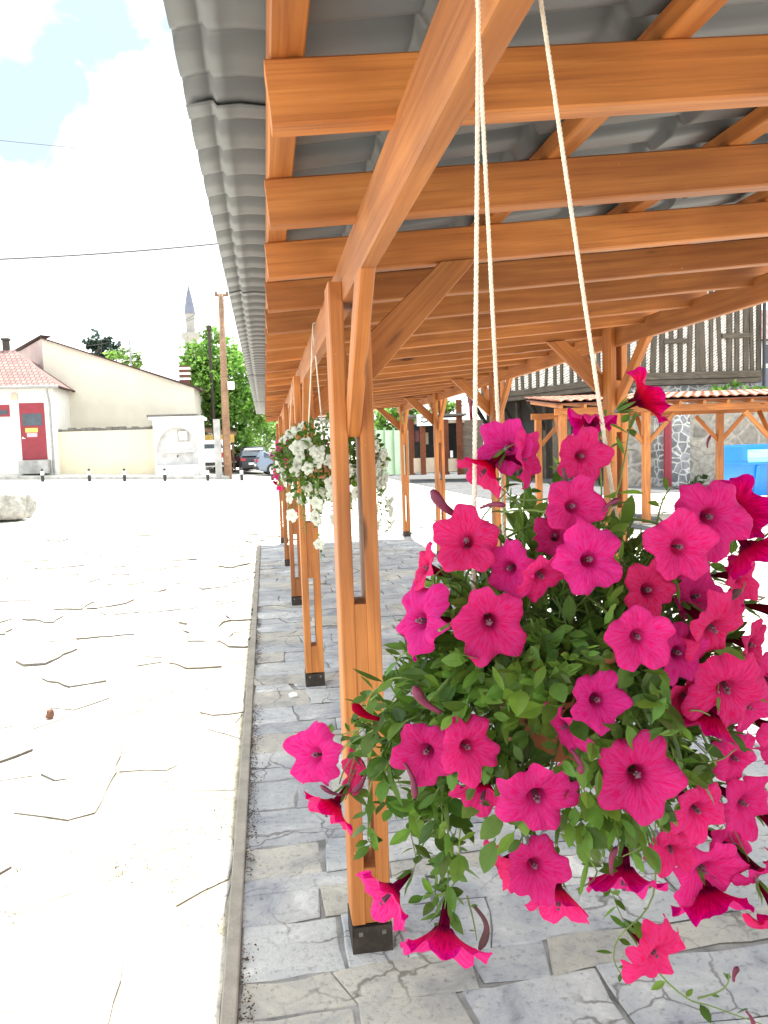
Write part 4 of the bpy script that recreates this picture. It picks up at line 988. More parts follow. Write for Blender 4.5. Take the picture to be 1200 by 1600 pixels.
w0 = at(-14, 633, YH); w1 = at(16, 651, YH)
b = MB(); b.box((w0.x, YH-.05, w1.z), (w1.x, YH+.02, w0.z)); wi = part(b, 'window', 'reddoor', h)
b = MB(); b.box((w0.x+.1, YH-.065, w1.z+.1), (w1.x-.1, YH-.045, w0.z-.25)); part(b, 'pane', 'glass', wi)
b = MB(); q = at(22, 620, YH); b.box((q.x-.12, YH-.12, q.z-.14), (q.x+.16, YH-.002, q.z+.14)); part(b, 'wall_lamp', 'beige', h)
q = at(10, 546, YH+3.2); b = MB(); b.box((q.x-.14, q.y-.14, q.z-.5), (q.x+.14, q.y+.14, q.z+.45)); b.box((q.x-.19, q.y-.19, q.z+.45), (q.x+.19, q.y+.19, q.z+.55)); part(b, 'chimney', 'iron', rf)
q = at(24, 545, YH+3.3); b = MB(); b.tube([(q.x, q.y, q.z-.5), (q.x, q.y, q.z+1.15)], .02, 5)
for zz in (.6, .85, 1.05): b.tube([(q.x-.25, q.y, q.z+zz), (q.x+.25, q.y, q.z+zz)], .012, 4)
part(b, 'antenna', 'zinc', rf)

# tall gable wall
YG = 42.0; a0 = at(65, 738, YG); a1 = at(65, 529, YG); a2 = at(313, 606, YG); a3 = at(305, 640, YG); base = G(a0.x, YG)-.5
h2 = thing('gable_house', 'tall beige house with a long sloping gable roof line', 'house', (a1.x, YG, base+.5))
D = at(18, 556, 49.0)
b = MB()
f0, f1, f2 = Vector((a1.x, YG, base)), Vector((a1.x, YG, a1.z)), Vector((a3.x, YG, a2.z)); f3 = Vector((a3.x, YG, base))
bk = Vector((.6, 9, 0)); DB = Vector((D.x, 49.0, base)); DT = Vector((D.x, 49.0, D.z))
b.face([f0, f3, f2, f1]); b.face([f3, f3+bk, f2+bk, f2]); b.face([f0+bk, DB, DT, f1+bk-Vector((0, 0, .8))]); b.face([f3+bk, f0+bk, f1+bk, f2+bk]); b.face([f1, f2, f2+bk, f1+bk])
part(b, 'wall', 'cream', h2)
b = MB(); b.face([DB, f0, f1, DT]); part(b, 'side_wall', 'pinkwall', h2)
ov = Vector((.0, -.18, .05)); t1 = f1+ov; t2 = Vector((a2.x, YG-.18, a2.z+.02-.03))
rf2 = roof_faces(None, [[t1, t2, t2+bk, t1+bk]], 'tile', h2, .07)
b = MB(); tv = Vector((0, 0, .1))
b.prism([t1+Vector((0, -.02, .06)), DT+Vector((-.2, -.2, .04)), DT+Vector((-.2, .5, .10)), t1+Vector((.3, .8, .12))], (0, 0, .05)); part(b, 'verge_tiles', 'tile', h2)
q = at(289, 590, YG+2)
b = MB(); b.box((q.x-.28, q.y-.25, q.z-1.0), (q.x+.28, q.y+.25, q.z+.62))
for k in range(3): b.box((q.x-.32, q.y-.29, q.z-.15+k*.28), (q.x+.32, q.y+.29, q.z-.03+k*.28), 1)
part(b, 'chimney', [M['brickred'], M['pvc']], rf2)

# low wall and fountain
YW = 39.4; b = MB(); a = at(82, 671, YW); c = at(246, 671, YW); zb = G(a.x, YW)-.3
lw = thing('boundary_wall', 'low pale yellow plastered wall with dark coping below the gable', 'wall', (a.x, YW, zb+.3))
b.box((a.x-.25, YW, zb), (c.x, YW+.5, at(160, 673, YW).z)); part(b, 'wall', 'cream2', lw)
b = MB(); zt = at(160, 673, YW).z; nseg = 16
for i in range(nseg):
    t0 = a.x+.1+(c.x-a.x-.15)*i/nseg; t1_ = a.x+.1+(c.x-a.x-.15)*(i+1)/nseg-.02; hgt = .10+.09*R.random()
    b.box((t0, YW+.05, zt+.002), (t1_, YW+.6, zt+hgt))
part(b, 'coping', 'coping', lw)
YF = 38.6; fl, fr = at(243, 740, YF).x, at(317, 740, YF).x; ft = at(280, 655, YF).z; fz = G(fl, YF)-.3
fo = thing('wall_fountain', 'white wall fountain block with an arched grey niche', 'fountain', ((fl+fr)/2, YF, fz+.3))
# front with a real arched recess
cx = at(277, 700, YF).x; rw = (at(314, 700, YF).x-at(243, 700, YF).x)/2*.86; sp = at(277, 702, YF).z; rise = at(277, 667, YF).z-sp
arch = [(cx-rw*1.06, fz)]+[(cx-rw*cos(pi*i/20)*(1.0+.06*(1-sin(pi*i/20))), sp+rise*sin(pi*i/20)) for i in range(21)]+[(cx+rw*1.06, fz)]
b = MB(); outer = [(fl, fz)]+[(fl, ft)]+[(fr, ft)]+[(fr, fz)]
# strips of wall left, above (fan), right
n = len(arch)
for i in range(n-1):
    (x0, z0), (x1, z1) = arch[i], arch[i+1]
    def up(x, z): return (fl+(fr-fl)*(min(max((x-(cx-rw*1.06))/(2.12*rw), 0), 1)), ft) if z > fz+.01 else (fl if x < cx else fr, fz)
    u0, u1 = up(x0, z0), up(x1, z1)
    if i == 0:
        b.face([(fl, YF, fz), (x0, YF, z0), (x1, YF, z1), (fl, YF, ft)])
    elif i == n-2: b.face([(fr, YF, ft), (x0, YF, z0), (x1, YF, z1), (fr, YF, fz)])
    else: b.face([(u0[0], YF, ft), (x0, YF, z0), (x1, YF, z1), (u1[0], YF, ft)])
    b.face([(x0, YF, z0), (x0, YF+.35, z0), (x1, YF+.35, z1), (x1, YF, z1)])
b.face([(fl, YF, fz), (fl, YF, ft), (fl, YF+2.4, ft), (fl, YF+2.4, fz)]); b.face([(fr, YF, fz), (fr, YF+2.4, fz), (fr, YF+2.4, ft), (fr, YF, ft)]); b.face([(fl, YF, ft), (fr, YF, ft), (fr, YF+2.4, ft), (fl, YF+2.4, ft)])
part(b, 'wall', 'white_stucco', fo)
b = MB(); b.box((cx-rw*1.15, YF+.35, fz), (cx+rw*1.15, YF+.45, ft-.1)); b.box((cx-rw*1.05, YF-.25, fz), (cx+rw*1.05, YF+.35, fz+.75)); b.box((cx-rw*.6, YF-.05, fz+1.35), (cx+rw*.85, YF+.349, fz+1.42)); part(b, 'niche', 'niche', fo)
q = at(285, 680, YF); b = MB(); b.box((q.x-.26, YF+.25, q.z-.30), (q.x+.26, YF+.349, q.z+.26)); b.box((q.x-.19, YF+.23, q.z-.22), (q.x+.19, YF+.26, q.z+.19), 1)
for k in range(4): b.box((q.x-.12, YF+.22, q.z-.14+k*.08), (q.x+.12, YF+.235, q.z-.11+k*.08), 0)
part(b, 'plaque', [M['greystone'], M['pvc']], fo)
b = MB(); q = at(277, 712, YF); b.tube([(q.x, YF+.35, q.z), (q.x, YF+.1, q.z), (q.x, YF+.08, q.z-.08)], .025, 6); part(b, 'spout', 'iron', fo)
b = MB(); b.box((fl-.16, YF-.16, ft+.002), (fr+.16, YF+2.4, ft+.13)); part(b, 'cornice', 'white_stucco', fo)
b = MB(); b.box((fl-.25, YF-.10, ft+.132), (fr-.1, YF+2.5, ft+.24)); part(b, 'roof', 'coping', fo)
# kerbed pavement along the houses
b = MB()
for i in range(18):
    x0_ = -17+i*.85; yk = 37.0; b.cbox((x0_, yk, G(x0_, 36.9)-.2), (x0_+.84, yk+.16, G(x0_, 37)+.13), .02, 0)
struct(b.obj('pavement_kerb', M['greystone']))

# bollards
bol = thing('bollard', 'x', 'bollard', (0, 0, 0), 'black and white bollards along the far street')
b = MB(); b.lathe([(.075, -.1), (.075, .26), (.07, .27)], 14); b.obj('post', M['black'], bol)
b = MB(); b.lathe([(.072, .272), (.075, .28), (.075, .44), (.06, .45)], 14); b.obj('white_band', M['pvc'], bol)
b = MB(); b.lathe([(.055, .45), (.06, .47), (.05, .53), (.02, .56)], 14); b.obj('cap', M['iron'], bol)
BL = ['leftmost black and white bollard, in front of the maroon door', 'bollard in front of the left half of the yellow wall', 'bollard in front of the right half of the yellow wall', 'bollard in front of the arched fountain niche', 'bollard between the fountain and the utility pole', 'bollard just in front of the black parked car', 'bollard in front of the blue grey car, nearest the pergola']
for i, (px, py) in enumerate([(67, 753), (140, 752), (195, 753), (258, 753), (325, 754), (378, 753), (426, 751)]):
    o = bol if i == 0 else copy_tree(bol); p = at(px, py, 35.6); o.location = (p.x, 35.6, G(p.x, 35.6)); o['label'] = BL[i]

# minaret
YM = 95; c = at(297, 500, YM); k = YM/FPX
mn = thing('minaret', 'slim pale stone minaret with a pointed dark cone roof', 'minaret', (c.x, YM, 0)); zc = lambda py: at(297, py, YM).z
b = MB(); b.lathe([(1.0, 0), (.82, zc(560)), (.78, zc(533)), (.8, zc(531)), (1.05, zc(529)), (1.1, zc(527)), (1.1, zc(521)), (1.0, zc(520.5)), (.52, zc(520)), (.52, zc(493)), (.6, zc(491))], 16); b.obj('shaft', M['minaret'], mn, False)
b = MB(); b.lathe([(.64, zc(491)), (.66, zc(490)), (.55, zc(480)), (.33, zc(463)), (.08, zc(449)), (.05, zc(442))], 16); b.obj('spire', M['slate'], mn, True)

# utility pole and its wires
YP = 37.2; b0 = at(356, 742, YP); t0 = at(345, 459, YP)
up_ = thing('utility_pole', 'tall brown wooden utility pole with a short cross arm', 'utility pole', (b0.x, YP, G(b0.x, YP)))
b = MB(); b.tube([b0-Vector((0, 0, .3)), (b0+t0)/2, t0], [.20, .165, .12], 14); part(b, 'pole', 'pole', up_, smooth=True)
b = MB(); b.box((b0.x-.55, YP-.16, b0.z-.3), (b0.x-.25, YP+.16, at(340, 655, YP).z)); part(b, 'support_post', 'greystone', up_)
b = MB(); b.box((t0.x-.28, YP-.06, t0.z-.12), (t0.x+.34, YP+.06, t0.z-.02))
for k in (-.22, .28): b.lathe([(.03, 0), (.06, .03), (.06, .1), (.03, .13)], 8, (t0.x+k, YP, t0.z-.02))
q = at(358, 603, YP); b.box((q.x-.05, YP-.32, q.z-.18), (q.x+.25, YP-.1, q.z+.18), 1); part(b, 'cross_arm', [M['pole'], M['pvc']], up_)
def wire(name, label, p0, p1, sag, r):
    p0, p1 = Vector(p0), Vector(p1); pts = []
    for i in range(25):
        t = i/24; pts.append(p0.lerp(p1, t)-Vector((0, 0, sag*4*t*(1-t))))
    b = MB(); b.tube(pts, r, 5); o = b.obj(name, M['wire'], None); tag(o, label, 'wire')
wire('overhead_cable', 'thick twisted overhead cable crossing the white sky', at(-80, 408, 24), at(420, 372, 24), .10, .028)
wire('overhead_wire', 'uppermost thin wire across the sky above the thick cable', at(-60, 213, 30), at(380, 252, 30), .05, .013)
wire('overhead_wire', 'faint thin wire between the uppermost wire and the thick cable', at(-60, 280, 30), at(380, 322, 30), .1, .009)
wire('service_wire', 'thin service wire sloping down left from the top of the utility pole', at(343, 466, YP), at(205, 532, 46), .3, .014)
wire('service_wire', 'lower thin wire running from the pole towards the rooftops', at(346, 480, YP), at(60, 545, 44), .5, .012)
wire('service_wire', 'short wire leading right from the utility pole under the eave', at(347, 468, YP), at(460, 500, 30), .2, .014)
p = at(205, 575, 52); mt = thing('antenna_mast', 'thin metal antenna mast among the light green treetops', 'antenna', (p.x, 52, 0))
b = MB(); z1 = at(205, 532, 52).z; b.tube([(0, 0, 0), (0, 0, z1)], .05, 6)
for k in range(4): b.tube([(-.35, 0, z1-.2-k*.35), (.35, 0, z1-.2-k*.35)], .02, 4)
b.obj('mast', M['zinc'], mt)
p = at(331, 600, 44); b = MB(); z1 = at(331, 509, 44).z; b.tube([(p.x, 44, 0), (p.x, 44, z1-.3)], .09, 8); b.lathe([(.09, 0), (.14, .05), (.14, .3), (.03, .36)], 10, (p.x, 44, z1-.3)); tag(b.obj('stove_pipe', M['iron']), 'dark metal stove pipe poking up through the leafy tree', 'stove pipe')

# yellow canopy, pale house behind
YC = 44; q = at(320, 668, YC); q2 = at(352, 690, YC)
cn = thing('street_canopy', 'small yellow and wood canopy between the fountain and the pole', 'canopy', (q.x, YC, G(q.x, 44)))
b = MB(); b.prism([Vector((q.x-.3, YC, q.z)), Vector((q2.x+.6, YC, q.z-.35)), Vector((q2.x+.6, YC, q.z-.55)), Vector((q.x-.3, YC, q.z-.2))], (0, 2.5, .3)); part(b, 'wooden_roof', 'pole', cn)
b = MB(); b.box((q.x-.2, YC-.05, q2.z-.05), (q2.x+.5, YC+.0, q.z-.42)); part(b, 'awning', 'tarp', cn)
for xx in (q.x-.1, q2.x+.4):
    b = MB(); b.box((xx-.06, YC+.1, G(q.x, 44)), (xx+.06, YC+.22, q.z-.3)); part(b, 'post', 'pole', cn)
q = at(366, 706, 46); cn2 = thing('street_canopy', 'small orange sunshade over the parked cars right of the pole', 'canopy', (q.x, 46, .6))
b = MB(); b.prism([Vector((q.x-.8, 46, q.z)), Vector((q.x+1.1, 46, q.z)), Vector((q.x+1.1, 45.6, q.z-.35)), Vector((q.x-.8, 45.6, q.z-.35))], (0, .06, .05)); part(b, 'awning', 'tarp', cn2)
b = MB(); b.tube([(q.x, 46.1, .3), (q.x, 46.1, q.z)], .05, 8); part(b, 'post', 'zinc', cn2)
YB_ = 66; a = at(385, 655, YB_); c = at(470, 740, YB_)
fh = thing('pale_house', 'pale far house glimpsed beyond the parked cars', 'house', (a.x, YB_, 0))
b = MB(); b.box((a.x, YB_, -1), (c.x+3, YB_+6, a.z)); part(b, 'wall', 'white_stucco', fh)
roof_faces(None, [[Vector((a.x-.4, YB_-.4, a.z)), Vector((c.x+3.4, YB_-.4, a.z)), Vector((c.x+3.4, YB_+3, a.z+1.2)), Vector((a.x-.4, YB_+3, a.z+1.2))]], 'tile', fh)
for k in range(3):
    q = at(400+k*18, 690, YB_); b = MB(); b.box((q.x-.4, YB_-.05, q.z-.5), (q.x+.4, YB_+.02, q.z+.6)); wv = part(b, 'window', 'pvc', fh)
    b = MB(); b.box((q.x-.32, YB_-.06, q.z-.42), (q.x+.32, YB_-.045, q.z+.52)); part(b, 'pane', 'glass', wv)

# ------------------------------------------------------------------ vehicles
def vehicle(name, label, loc, yaw, paint, LN=4.2, W=1.72, H=1.45, kind='car'):
    t = thing(name, label, 'car' if kind == 'car' else 'van', loc); t.rotation_euler = (0, 0, yaw)
    belt = .92 if kind == 'car' else 1.15; h = LN/2
    if kind == 'car': st = [(-h, .42, .78, .80, .84), (-h+.12, .28, .90, .93, .97), (-h+.35, .22, belt, 1.30, .97), (-h+.65, .22, belt, H-.04, 1), (-.3, .2, belt, H, 1), (.45, .2, belt, H-.06, 1), (1.15, .2, belt-.02, belt, 1), (h-.35, .22, .82, .84, .97), (h-.08, .28, .70, .72, .90), (h, .42, .6, .62, .80)]
    else: st = [(-h, .3, belt, H-.1, .98), (-h+.08, .25, belt, H, 1), (.6, .25, belt, H, 1), (1.1, .25, belt, H-.05, 1), (h-.45, .25, belt-.05, belt+.05, .98), (h-.08, .28, .85, .9, .95), (h, .4, .7, .72, .9)]
    b = MB(); secs = []
    for x, z0, zb_, zt, w in st:
        hw = W/2*w; k = .80 if zt > zb_+.1 else .97; zm = (z0+zb_)/2
        s = [(x, -hw*.93, z0), (x, -hw, z0+.12), (x, -hw, zm), (x, -hw*.975, zb_), (x, -hw*k, zt-.06*(zt > zb_+.1)), (x, -hw*k*.88, zt), (x, hw*k*.88, zt), (x, hw*k, zt-.06*(zt > zb_+.1)), (x, hw*.975, zb_), (x, hw, zm), (x, hw, z0+.12), (x, hw*.93, z0)]
        secs.append(s)
    k0 = len(b.v); n = 12
    for s in secs: b.v += s
    for i in range(len(secs)-1):
        for j in range(n):
            j2 = (j+1) % n; b.f.append((k0+i*n+j, k0+(i+1)*n+j, k0+(i+1)*n+j2, k0+i*n+j2)); b.mi.append(0); b.col.append(None)
    b.f.append(tuple(k0+j for j in range(n))); b.f.append(tuple(k0+(len(secs)-1)*n+j for j in range(n))[::-1]); b.mi += [0, 0]; b.col += [None, None]
    body = b.obj('body', M[paint], t, True, True); md = body.modifiers.new('b', 'BEVEL'); md.width = .03; md.segments = 2; md.limit_method = 'ANGLE'; md.angle_limit = radians(35)
    def pane(q): b = MB(); b.face(q); o = b.obj('window', M['glass'], t, False); md = o.modifiers.new('s', 'SOLIDIFY'); md.thickness = .02; md.offset = 0
    def glass(i, j, s, m=.12):
        A_, B_ = secs[i], secs[j]; a0 = 3 if s < 0 else 8; a1 = 4 if s < 0 else 7
        P = [Vector(A_[a0]), Vector(B_[a0]), Vector(B_[a1]), Vector(A_[a1])]; c = sum(P, Vector())/4; out = Vector((0, s*.012, .004))
        pane([c+(p-c)*(1-m)+out for p in P])
    rear, front = (2, 3) if kind == 'car' else (0, 1)
    segs = ((2, 3), (3, 4), (4, 5), (5, 6)) if kind == 'car' else ((1, 2), (2, 3), (3, 4))
    for s in (-1, 1):
        for i, j in segs: glass(i, j, s)
    ir = 1 if kind == 'car' else 0; 
    def endglass(i, j, out):
        A_, B_ = secs[i], secs[j]; P = [Vector(A_[3]), Vector(A_[8]), Vector(B_[7]), Vector(B_[4])]; c = sum(P, Vector())/4; pane([c+(p-c)*.84+Vector(out) for p in P])
    if kind == 'car': endglass(1, 3, (-.09, 0, .03)); endglass(6, 5, (.03, 0, .03))
    else:
        P = [Vector((-h-.012, -W*.36, belt+.05)), Vector((-h-.012, W*.36, belt+.05)), Vector((-h-.012, W*.3, H-.2)), Vector((-h-.012, -W*.3, H-.2))]; pane(P); endglass(4, 3, (.03, 0, .03))
    for s in (-1, 1):
        for x in (-h+.78, h-.78):
            b = MB(); prof = [(.19, -.09), (.29, -.10), (.315, -.07), (.315, .07), (.29, .10), (.19, .09)]; b.lathe(prof, 20); me = b.mesh('wheel', M['tyre'], True)
            w = link('wheel', me, t, Matrix.Translation((x, s*(W/2-.07), .315)) @ Matrix.Rotation(pi/2, 4, 'X'))
            b = MB(); b.lathe([(.02, -.102), (.2, -.095), (.2, .095), (.02, .102)], 14); b.obj('rim', M['rim'], w)
        b = MB(); b.cbox((-h-.02, s*W*.36-.13, .72), (-h+.06, s*W*.36+.13, .98 if kind != 'car' else .86), .01, 2); b.obj('tail_lamp', M['lampred'], t)
        b = MB(); b.cbox((h-.16, s*W*.33-.16, .58), (h+.01, s*W*.33+.14, .70), .01, 2); b.obj('headlight', M['lampclear'], t)
        b = MB(); b.cbox((.78, s*(W/2+.09)-.09, .92), (.9, s*(W/2+.09)+.09, 1.06), .02, 0); b.obj('wing_mirror', M[paint], t)
    b = MB(); b.box((-h-.03, -.26, .50), (-h+.02, .26, .62)); b.obj('number_plate', M['pvc'], t)
    b = MB(); b.cbox((-h-.06, -W*.44, .32), (-h+.15, W*.44, .48), .03, 1); b.obj('bumper', M['black'], t)
    return t
def vp(px, Y): p = at(px, 740, Y); return (p.x, Y, G(p.x, Y))
p = vp(396, 44); vehicle('parked_car', 'black boxy hatchback seen from behind, parked beside the pole', p, radians(92), 'carblack', 3.9, 1.5, 1.5)
p = vp(458, 41); vehicle('parked_car', 'blue grey car parked side on at the right, partly behind the pergola posts', p, radians(8), 'carblue', 3.9, 1.6, 1.2)
p = vp(374, 47.5); vehicle('parked_car', 'maroon car half hidden between the pole and the black hatchback', p, radians(80), 'carred', 3.9, 1.6, 1.3)
p = vp(331, 42.5); vehicle('parked_van', 'white van standing between the fountain and the utility pole', p, radians(97), 'vanwhite', 4.0, 1.5, 1.62, 'van')

# ------------------------------------------------------------------ right side of the square
def wall_frame(P0, P1):
    P0, P1 = Vector(P0), Vector(P1); x = (P1-P0); x.z = 0; ln = x.length; x.normalize(); y = Vector((-x.y, x.x, 0)); return P0, x, y, ln   # y points away from the camera side
hb_ = thing('timbered_house', 'old half timbered house with overhanging upper floor on a stone base', 'house', (12.0, 23.4, 0)); ho = Vector((12.0, 23.4, 0))
ZB = 3.42; ZT = 6.5
W0, W1, W2 = Vector((12.02, 23.43, 0)), Vector((15.95, 23.14, 0)), Vector((8.93, 32.94, 0))
def tb(p0, p1, w, h, nm='stud', mat='oldwood', hint=(0, 0, 1), par=None): return timber(nm, p0, p1, w, h, hb_, mat, hint, .01)
def facade(P0, P1, fr, rails, slants, seed, tw):
    rr = random.Random(seed); P0, x, y, ln = wall_frame(P0, P1)
    if y.y < 0: y = -y
    zv = Vector((0, 0, 1))
    def pt(u, z, o): return P0+x*(u*ln)+zv*z+y*o
    b = MB(); c = [pt(0, ZB+.2, 0), pt(1, ZB+.2, 0), pt(1, ZT, 0), pt(0, ZT, 0)]; b.prism(c, y*.2); part(b, 'infill', 'herring', hb_, fix=True)
    tb(pt(-.0, ZB+.10, -.03), pt(1, ZB+.10, -.03), .20, .22, 'sill_beam'); tb(pt(0, ZB-.10, .05), pt(1, ZB-.10, .05), .3, .16, 'sill_beam')
    tb(pt(0, ZT+.08, -.02), pt(1, ZT+.08, -.02), .2, .18, 'top_beam')
    for i, u in enumerate(fr):
        du = slants.get(i, 0); tb(pt(u, ZB+.205, -.01+.006*(i % 2)), pt(u+du, ZT, -.01+.006*(i % 2)), tw*rr.uniform(.75, 1.15), .1, hint=y)
    for u0, u1, z in rails: tb(pt(u0, z, -.025), pt(u1, z, -.025), .12, .15, 'rail')
facade(W0, W1, [.015, .09, .17, .245, .32, .395, .47, .515, .58, .66, .735, .80, .875, .93, .985], [(.18, .38, 4.62), (.67, .90, 4.75)], {1: .03, 5: .02, 7: -.03, 9: -.03, 13: -.02}, 1, .17)
nf = 22; facade(W2, W0, [(.012+i*.976/(nf-1))+(R.uniform(-.006, .006) if 0 < i < nf-1 else 0) for i in range(nf)], [(.2, .42, 4.7), (.55, .8, 4.6)], {3: .02, 8: -.02, 11: .03, 15: -.025, 18: .02}, 2, .16)
# roof over both wings, mass behind
b = MB(); b.prism([W2+Vector((.25, 0, ZB)), W0+Vector((.3, .25, ZB)), W1+Vector((-.02, .25, ZB)), W1+Vector((.6, 9, ZB)), W2+Vector((6, 6, ZB))], (0, 0, ZT-ZB)); part(b, 'wall', 'white_stucco', hb_, fix=True)
ev = .5; c0 = W0+Vector((-.45, -.35, ZT+.15)); c1 = W1+Vector((.1, -.5, ZT+.15)); c2 = W2+Vector((-.4, -.2, ZT+.15)); top = ZT+2.2
roof_faces(None, [[c2, c0, Vector((14.5, 28, top)), Vector((12.5, 35, top))], [c0, c1, Vector((16.5, 28, top)), Vector((14.5, 28, top))], [c1, c1+Vector((.3, 9, 0)), Vector((16.5, 28, top))]], 'tile', hb_)
b = MB(); q = W1+Vector((.05, -.14, 0)); b.tube([q+Vector((0, 0, 3.1)), q+Vector((0, 0, ZT+.1))], .055, 8); part(b, 'drainpipe', 'black', hb_)
# ground floor of the right wing: stone base
b = MB(); b.prism([W0+Vector((-.1, .15, -.4)), W1+Vector((.05, .15, -.4)), W1+Vector((.1, 6, -.4)), W0+Vector((.3, 6, -.4))], (0, 0, ZB-.19+.4)); part(b, 'stone_base', 'pebble', hb_, fix=True)
sw = thing('stone_wall', 'tall rough grey stone wall under the timbered house behind the blue container', 'wall', (13, 22.2, 0))
b = MB(); sA = at(868, 700, 22.9); sB = at(1290, 700, 22.4)
b.prism([Vector((11.2, 22.75, -.4)), Vector((21, 22.1, -.4)), Vector((21, 22.7, -.4)), Vector((11.2, 23.2, -.4))], (0, 0, 3.05)); part(b, 'wall', 'rubble', sw, fix=True)
b = MB(); b.prism([Vector((11.1, 22.6, 2.652)), Vector((21, 21.95, 2.652)), Vector((21, 22.9, 2.652)), Vector((11.1, 23.25, 2.652))], (0, 0, .16)); part(b, 'coping', 'greystone', sw, fix=True)
pa = at(1024, 700, 22.6); pb = at(1070, 700, 22.6); b = MB(); b.prism([Vector((pa.x, 22.35, -.4)), Vector((pb.x, 22.3, -.4)), Vector((pb.x, 22.7, -.4)), Vector((pa.x, 22.72, -.4))], (0, 0, 3.03)); part(b, 'pier', 'pebble', sw, fix=True)
q = at(1042, 700, 22.2); b = MB(); b.tube([(q.x, 22.15, at(1042, 762, 22.15).z), (q.x, 22.15, 2.4)], .12, 10); tag(b.obj('downpipe', M['reddoor']), 'dark red downpipe against the river stone pier', 'pipe')
def plant_clump(label, c, s, n, size, cols, seed):
    b = crown_mesh([(c, s)], n, size, cols, seed, Vector(c)); o = link('foliage_clump', b); o.location = c; return tag(o, label, 'plant')
c = at(1150, 612, 22.6); plant_clump('green weeds growing on the ledge under the timbered upper floor', (c.x, 22.5, 2.95), (.9, .3, .28), 260, .16, GRN, 21)
c = at(1092, 770, 21.8); plant_clump('low green weeds at the foot of the stone wall', (c.x, 22.0, .1), (.6, .25, .3), 160, .14, ((.06, .12, .03), (.04, .09, .02)), 22)
# ground floor of the receding wing
P0, x, y, ln = wall_frame(W2, W0)
if y.y < 0: y = -y
def wp(u, z, o): return P0+x*(u*ln)+Vector((0, 0, z))+y*o
b = MB(); b.prism([wp(-.02, -.3, .95), wp(1, -.3, .95), wp(1, -.3, 1.2), wp(-.02, -.3, 1.2)], (0, 0, ZB+.2)); part(b, 'ground_floor_wall', 'darkwood', hb_, fix=True)
for i, u in enumerate((.03, .22, .4, .58, .76, .92)):
    tb(wp(u, 0, .9), wp(u, ZB-.18, .9), .18, .18, 'ground_post', 'oldwood', y)
    tb(wp(u, ZB-1.35, .85), wp(u, ZB-.22, .05), .14, .16, 'bracket', 'darkwood', x)
for u0, u1, z0, z1, m_ in ((.06, .19, .0, 2.1, 'plank'), (.25, .37, .9, 2.1, 'dark'), (.44, .55, 0, 2.1, 'plank'), (.62, .73, .7, 2.2, 'dark'), (.80, .9, 0, 2.1, 'dark')):
    b = MB(); b.prism([wp(u0, z0+.3, .90), wp(u1, z0+.3, .90), wp(u1, z1+.3, .90), wp(u0, z1+.3, .90)], y*.045); part(b, 'shutter_or_opening', m_, hb_, fix=True)  # dark ones are openings as flat sheets, inner shade put into the colour
q = wp(.02, 0, -.12); b = MB(); b.tube([q+Vector((0, 0, ZB+.1+.5)), q+Vector((0, 0, ZB-.5)), q+Vector((.1, .2, ZB-1.1)), q+y*.8+Vector((0, 0, ZB-1.5)), q+y*.8], .07, 8); part(b, 'drainpipe', 'reddoor', hb_)
# far right house
YR = 38; a = at(1183, 480, YR); c = at(1290, 700, YR)
rh = thing('grey_house', 'white and slate grey house with pinkish tiled roof at the right edge', 'house', (a.x, YR, 0))
zm = at(1195, 575, YR).z; ztop = at(1195, 532, YR).z
b = MB(); b.box((a.x-1, YR, -1), (c.x+2, YR+7, zm)); part(b, 'lower_wall', 'slate', rh)
b = MB(); b.box((a.x-1, YR+.02, zm), (c.x+2, YR+7, ztop)); part(b, 'wall', 'white_stucco', rh)
roof_faces(None, [[Vector((a.x-1.5, YR-.5, ztop)), Vector((c.x+2.4, YR-.5, ztop)), Vector((c.x+2.4, YR+3.5, ztop+2.2)), Vector((a.x-1.5, YR+3.5, ztop+2.2))]], 'tile', rh)
for k in range(3):
    q0 = at(1191+k*40, 540, YR); b = MB(); b.box((q0.x-.1, YR-.04, zm+.12), (q0.x+.95, YR+.03, ztop-.12)); wv = part(b, 'window', 'pvc', rh)
    b = MB(); b.box((q0.x, YR-.05, zm+.22), (q0.x+.4, YR-.035, ztop-.22)); b.box((q0.x+.46, YR-.05, zm+.22), (q0.x+.85, YR-.035, ztop-.22)); part(b, 'pane', 'glass', wv)

# tiled pavilion
dP = 13.75; nP = Vector((_f.x, _f.y, 0)).normalized(); tP = Vector((nP.y, -nP.x, 0))
pA = atd(874, 700, dP); pA.z = 0; pB = atd(1330, 700, dP); pB.z = 0; lnP = (pB-pA).dot(tP)
pv = thing('tiled_pavilion', 'small open timber pavilion with clay tiled roof beside the stone wall', 'pavilion', pA)
def pp(u, z, o): return pA+tP*u+nP*o+Vector((0, 0, z))
us = [(atd(px, 700, dP)-pA).dot(tP) for px in (882, 1013, 1213)]
EZ = 2.06
for u in us:
    for o_ in (.12, 2.3):
        timber('post', pp(u, 0, o_), pp(u, EZ-.06, o_), .12, .12, pv, 'wood')
        for s in (-1, 1):
            if 0 < u+s*.5 < lnP: timber('brace', pp(u+s*.03, EZ-.62, o_), pp(u+s*.5, EZ-.10, o_), .05, .08, pv, 'wood')
        if o_ < 1: timber('brace', pp(u, EZ-.62, o_+.03), pp(u, EZ-.1, o_+.5), .05, .08, pv, 'wood', (1, 0, 1))
for o_ in (.12, 2.3): timber('beam', pp(-.05, EZ, o_), pp(lnP, EZ, o_), .08, .12, pv, 'wood')
k = 0
while k*.42 < lnP: timber('rafter', pp(.02+k*.42, EZ+.075, -.12), pp(.02+k*.42, EZ+.305, 2.6), .05, .06, pv, 'wood'); k += 1
